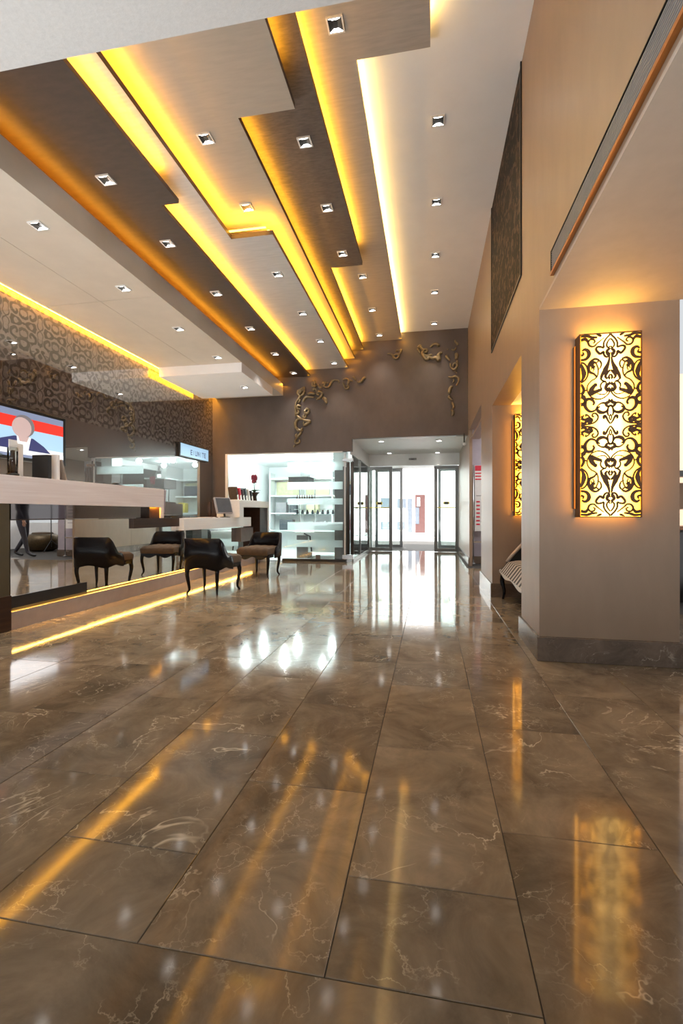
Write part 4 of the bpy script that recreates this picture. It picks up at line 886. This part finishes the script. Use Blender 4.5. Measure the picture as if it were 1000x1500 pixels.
t, x = tv(ty0, ty1, tz0, tz1, 'wall television showing a presenter in a navy jacket before a red band')
a0, a1, b0, b1 = ty0 + .04, ty1 - .05, tz0 + .04, tz1 - .04
h = b1 - b0
def scr(n, poly, m, k): MB().prism_yz(poly, x + .0006 * k, x + .0006 * k + .0005).build(n, M[m], t)
def rc(y0, y1, f0, f1): return [(y0, b0 + h * f0), (y1, b0 + h * f0), (y1, b0 + h * f1), (y0, b0 + h * f1)]
scr('screen', rc(a0, a1, 0, 1), 'scr_blue', 0); scr('picture_top', rc(a0, a1, .86, 1), 'scr_grey', 1); scr('picture_band', rc(a0, a1, .62, .86), 'scr_red', 1)
scr('picture_ticker', rc(a0, a1, .06, .16), 'scr_white', 5); scr('picture_foot', rc(a0, a1, 0, .06), 'scr_grey', 5); scr('picture_desk', rc(a0, a1, .16, .24), 'scr_white', 1)
yc = 4.74
scr('picture_jacket', [(yc - .40, b0 + h * .14), (yc + .42, b0 + h * .14), (yc + .30, b0 + h * .30), (yc + .14, b0 + h * .44), (yc - .12, b0 + h * .44), (yc - .30, b0 + h * .34)], 'scr_navy', 2)
scr('picture_shirt', [(yc - .07, b0 + h * .14), (yc + .07, b0 + h * .14), (yc + .11, b0 + h * .45), (yc - .09, b0 + h * .45)], 'scr_white', 3)
scr('picture_neck', [(yc - .05, b0 + h * .34), (yc + .05, b0 + h * .34), (yc + .09, b0 + h * .5), (yc - .08, b0 + h * .5)], 'scr_skin', 4)
scr('picture_hair', [(yc + .01 + .15 * math.cos(q * PI / 10), b0 + h * (.68 + .24 * math.sin(q * PI / 10))) for q in range(20)], 'scr_hair', 5)
scr('picture_face', [(yc - .02 + .135 * math.cos(q * PI / 10), b0 + h * (.64 + .22 * math.sin(q * PI / 10))) for q in range(20)], 'scr_skin', 6)
t, x = tv(8.25, 9.45, 2.10, 2.375, 'small wide display high on the wall near the far corner')
ty = 0
a0, a1, b0, b1 = 8.28, 9.42, 2.12, 2.355; h = b1 - b0
scr('screen', rc(a0, a1, 0, 1), 'scr_blue', 0)
def letters(y, z, hh, text, n='letter'):
    seg = {'E': [(0, 0, .2, 1), (0, 0, 1, .18), (0, .41, .9, .59), (0, .82, 1, 1)], 'I': [(.4, 0, .6, 1)], 'U': [(0, 0, .2, 1), (.8, 0, 1, 1), (0, 0, 1, .18)], 'N': [(0, 0, .2, 1), (.8, 0, 1, 1), (.2, .6, .5, .85), (.5, .25, .8, .6)], 'T': [(.4, 0, .6, 1), (0, .82, 1, 1)]}
    for ch in text:
        m = MB()
        for u0, v0, u1, v1 in seg[ch]: m.box(x + .0012, x + .0018, y + u0 * hh * .7, y + u1 * hh * .7, z + v0 * hh, z + v1 * hh)
        m.build(n, M['scr_navy'], t); y += hh * .95
letters(8.66, 2.17, .10, 'EIUNITE')

# ------------------------------------------------------------------ chairs
def chair_proto(label):
    t = thing('tub_chair', label, 'chair')
    # wrap-around shell: plan path from left arm tip round the back to right arm tip
    path = cr_spline([(-.272, .04, 0), (-.268, -.08, 0), (-.247, -.20, 0), (-.17, -.25, 0), (0, -.262, 0), (.17, -.25, 0), (.247, -.20, 0), (.268, -.08, 0), (.272, .04, 0)], 6)
    n = len(path); m = MB(); cols = []
    for i, p in enumerate(path):
        tg = (path[min(i + 1, n - 1)] - path[max(i - 1, 0)]).normalized(); nr = Vector((tg.y, -tg.x, 0))
        u = abs(2 * i / (n - 1) - 1)                      # 0 middle of back .. 1 arm tips
        zt = .70 if u < .42 else .70 - .215 * (1 - math.cos(min(1, (u - .42) / .40) * PI)) / 2
        if u > .9: zt -= (u - .9) * .55
        zb = .315 - .018 * math.cos(i / (n - 1) * 6 * PI)
        flare = .018 * (zt - zb)
        for off, z in ((.016, zb), (.022, (zb + zt) / 2), (.016 + flare, zt - .012), (.0, zt), (-.018, zt - .012), (-.020, zb)):
            q = p + nr * off; m.v.append((q.x, q.y, z))
    for i in range(n - 1):
        for j in range(6):
            a, b = i * 6 + j, i * 6 + (j + 1) % 6; m.f.append((a, b, b + 6, a + 6))
    m.f.append((5, 4, 3, 2, 1, 0)); m.f.append(tuple((n - 1) * 6 + j for j in range(6)))
    m.build('shell', M['blackgloss'], t, local=True, smooth=True)
    # tufted seat
    m = MB(); NX, NY = 22, 20
    def seat_z(x, y):
        e = max(abs(x / .275), abs(y / .245)); edge = max(0, 1 - e ** 5)
        return .40 + .085 * edge ** .45 + .008 * math.cos(x * 46) * math.cos(y * 46) * edge
    for j in range(NY + 1):
        for i in range(NX + 1):
            x, y = -.262 + .524 * i / NX, -.225 + .53 * j / NY
            k = 1 - .06 * (max(0, y) / .3); x *= .96 + .10 * (j / NY) ; m.v.append((x, y, seat_z(x * .95, (y - .04) * .90)))
    for j in range(NY):
        for i in range(NX):
            a = j * (NX + 1) + i; m.f.append((a, a + 1, a + NX + 2, a + NX + 1))
    b = len(m.v); ring = [i for i in range(NX + 1)] + [j * (NX + 1) + NX for j in range(1, NY + 1)] + [NY * (NX + 1) + i for i in range(NX - 1, -1, -1)] + [j * (NX + 1) for j in range(NY - 1, 0, -1)]
    for r in ring: x, y, z = m.v[r]; m.v.append((x * .97, y * .97, .355))
    for i in range(len(ring)):
        j = (i + 1) % len(ring); m.f.append((ring[i], b + i, b + j, ring[j]))
    m.build('seat', M['velvet'], t, local=True, smooth=True)
    # front rail, scalloped
    poly = [(-.27, .365)] + [(-.27 + .54 * i / 24, .305 + .022 * math.cos(i / 24 * 4 * PI)) for i in range(25)] + [(.27, .365)]
    MB().prism_xz(poly, .265, .292).build('front_rail', M['blackgloss'], t, local=True)
    for s in (-1, 1): MB().box(s * .262 - .012, s * .262 + .012, .10, .27, .315, .368).build('side_rail', M['blackgloss'], t, local=True)
    for sx, sy, lx, ly in ((-1, 1, .258, .262), (1, 1, .258, .262), (-1, -1, .205, -.222), (1, -1, .205, -.222)):
        d = Vector((sx * .7, sy * .75, 0)).normalized() if sy > 0 else Vector((sx * .35, sy * .6, 0)).normalized()
        base = Vector((sx * lx, ly, 0)) - d * .012
        pts = [base + d * o + Vector((0, 0, z)) for o, z in ((.0, .345), (.016, .29), (.018, .24), (.004, .16), (-.010, .09), (-.008, .045), (.014, .016), (.022, .002))]
        pl = cr_spline(pts, 4); nn = len(pl); rad = [.032 - .019 * min(1, (i / (nn - 1)) * 1.25) if i < nn * .8 else .0125 for i in range(nn)]
        MB().tube(pl, rad, 8).build('leg', M['blackgloss'], t, local=True, smooth=True)
    return t
ch = chair_proto('black lacquered tub chair with its back to the camera beside the desk plinth')
ch.location = (-2.77, 5.70, 0); ch.rotation_euler = (0, 0, math.radians(-4)); ch['group'] = 'tub chairs at the reception desk'
c2 = copy_tree(ch); c2.location = (-2.70, 7.34, 0); c2.rotation_euler = (0, 0, math.radians(172))
tag(c2, 'black tub chair facing the camera with a brown tufted seat at the far desk end', 'chair', 'tub chairs at the reception desk')

# ------------------------------------------------------------------ chaise in the niche
t = thing('chaise', 'zebra-striped chaise with white carved rail and black scalloped back in the niche', 'sofa', (1.18, 5.05, 0))
ys = [i / 20 for i in range(21)]
m = MB()
for j in range(21):
    y = -.80 + 1.62 * j / 20
    for i in range(9):
        u = i / 8; x = -.385 + .70 * u
        e = min(1, (1 - abs(2 * u - 1) ** 4)) * min(1, (1 - abs(2 * j / 20 - 1) ** 8)); m.v.append((x, y, .335 + .15 * max(0, e) ** .5))
for j in range(20):
    for i in range(8): a = j * 9 + i; m.f.append((a, a + 1, a + 10, a + 9))
m.build('seat', M['zebra'], t, local=True, smooth=True)
pr = [(-.82 + 1.66 * i / 30, .292 + .016 * math.cos(i / 30 * 4 * PI)) for i in range(31)]
MB().prism_yz([(-.82, .345)] + pr + [(.84, .345)], -.375, -.345).build('front_rail', M['white'], t, local=True, bevel=.008)
MB().box(-.335, .33, .80, .84, .27, .345).box(-.335, .33, -.82, -.78, .27, .345).box(.31, .35, -.82, .84, .27, .345).build('seat_frame', M['blackgloss'], t, local=True)
bk = [(.78, .44), (.70, .50), (.55, .66), (.40, .82), (.20, .98), (-.1, 1.08), (-.45, 1.10), (-.78, 1.02), (-.82, .40), (.78, .40)]
MB().prism_yz(bk, .30, .36).build('backrest', M['black'], t, local=True)
MB().tube([(.295, y, z) for y, z in bk[:8]], .022, 8).build('piping', M['cream_leather'], t, local=True, smooth=True)
arm = [(-.30, .44), (-.24, .52), (-.12, .66), (.05, .86), (.20, 1.00), (.33, 1.06), (.33, .40), (-.30, .40)]
MB().prism_xz(arm, .765, .805).build('end_arm', M['black'], t, local=True)
MB().tube([(x, .76, z) for x, z in arm[:6]], .020, 8).build('arm_piping', M['cream_leather'], t, local=True, smooth=True)
for x, y in ((-.33, .76), (-.33, -.76), (.30, .76), (.30, -.76)):
    s = 1 if y > 0 else -1
    MB().tube(cr_spline([(x, y, .30), (x - .02, y + .025 * s, .22), (x, y, .10), (x - .012, y + .012 * s, .004)], 5), [.03] * 4 + [.026] * 4 + [.018] * 4 + [.014] * 4, 8).build('leg', M['blackgloss'], t, local=True, smooth=True)

# ------------------------------------------------------------------ person walking through the side room (seen in the mirror front)
M['suit'] = plain('charcoal_suit', (0.030, 0.030, 0.042), 0.7)
M['skin'] = plain('skin', (0.42, 0.25, 0.18), 0.5, var=0.05)
M['hairbrown'] = plain('dark_hair', (0.03, 0.02, 0.015), 0.6)
M['shoe'] = plain('black_shoe', (0.012, 0.012, 0.012), 0.3)
def person(loc, rz, label):
    t = thing('person', label, 'person', loc, rz)
    J = [((0, 0, .92), .135), ((0, -.01, 1.08), .125), ((0, -.015, 1.25), .145), ((0, 0, 1.40), .12), ((0, .01, 1.47), .055), ((0, .025, 1.56), .062), ((0, .025, 1.66), .088), ((0, .015, 1.735), .06)]
    E_ = [(i, i + 1) for i in range(7)]
    def chain(start, pts):
        k = start
        for p in pts: J.append(p); E_.append((k, len(J) - 1)); k = len(J) - 1
        return k
    for s_, kf, ff in ((-1, (.10, .48), .22), (1, (.02, .50), -.22)):
        chain(0, [((s_ * .09, 0, .86), .10), ((s_ * .095, kf[0], kf[1]), .062), ((s_ * .095, ff - .03, .09), .042), ((s_ * .10, ff + .10, .035), .036), ((s_ * .10, ff + .17, .03), .028)])
        w_ = chain(3, [((s_ * .17, 0, 1.40), .062), ((s_ * .23, -.02 - s_ * .05, 1.12), .045), ((s_ * .235, .06 - s_ * .12, .88), .032), ((s_ * .235, .07 - s_ * .12, .82), .030)])
        bx, by, bz = J[w_][0]
        for f in range(4): chain(w_, [((bx, by - .03 + .02 * f, bz - .05), .009), ((bx - s_ * .006, by - .03 + .021 * f, bz - .08 - .006 * (f in (1, 2))), .008), ((bx - s_ * .018, by - .028 + .02 * f, bz - .105 - .008 * (f in (1, 2))), .007)])
        chain(w_, [((bx - s_ * .01, by + .035, bz - .02), .010), ((bx - s_ * .018, by + .05, bz - .055), .008)])
    me = bpy.data.meshes.new('body'); me.from_pydata([p for p, r in J], E_, []); me.update()
    o = bpy.data.objects.new('body', me); COL.objects.link(o)
    sk_ = o.modifiers.new('skin', 'SKIN'); ss = o.modifiers.new('sub', 'SUBSURF'); ss.levels = 2; ss.render_levels = 2
    if not me.skin_vertices: me.attributes.new('skin', 'FLOAT', 'POINT')
    for i, (p, r) in enumerate(J):
        v = me.skin_vertices[0].data[i]; v.radius = (r, r * (.72 if i in (1, 2, 3) else 1)); v.use_root = (i == 0)
    dg = bpy.context.evaluated_depsgraph_get(); ev = bpy.data.meshes.new_from_object(o.evaluated_get(dg)); bpy.data.objects.remove(o)
    for k in ('suit', 'skin', 'shoe'): ev.materials.append(M[k])
    for p in ev.polygons:
        z = p.center.z; arm = abs(p.center.x) > .17 and z < .85
        p.material_index = 1 if (z > 1.47 or arm) else (2 if z < .075 else 0); p.use_smooth = True
    b = bpy.data.objects.new('body', ev); COL.objects.link(b); b.parent = t
    MB().ell((0, .005, 1.70), (.088, .10, .085), 16, 10).build('hair', M['hairbrown'], t, local=True, smooth=True)
    MB().tube([(0, .118, 1.67), (0, .128, 1.635), (0, .112, 1.625)], [.009, .014, .010], 8).build('nose', M['skin'], t, local=True, smooth=True)
    for s_ in (-1, 1):
        MB().ell((s_ * .032, .103, 1.665), (.012, .008, .007)).build('eye', M['paper'], t, local=True, smooth=True)
        MB().ell((s_ * .090, .02, 1.645), (.010, .018, .030)).build('ear', M['skin'], t, local=True, smooth=True)
    MB().tube([(-.025, .104, 1.595), (0, .112, 1.592), (.025, .104, 1.595)], .006, 6).build('mouth', M['petal'], t, local=True, smooth=True)
person((2.35, 9.64, 0), math.radians(80), 'person in a dark suit walking through the side room, reflected in the desk mirror')
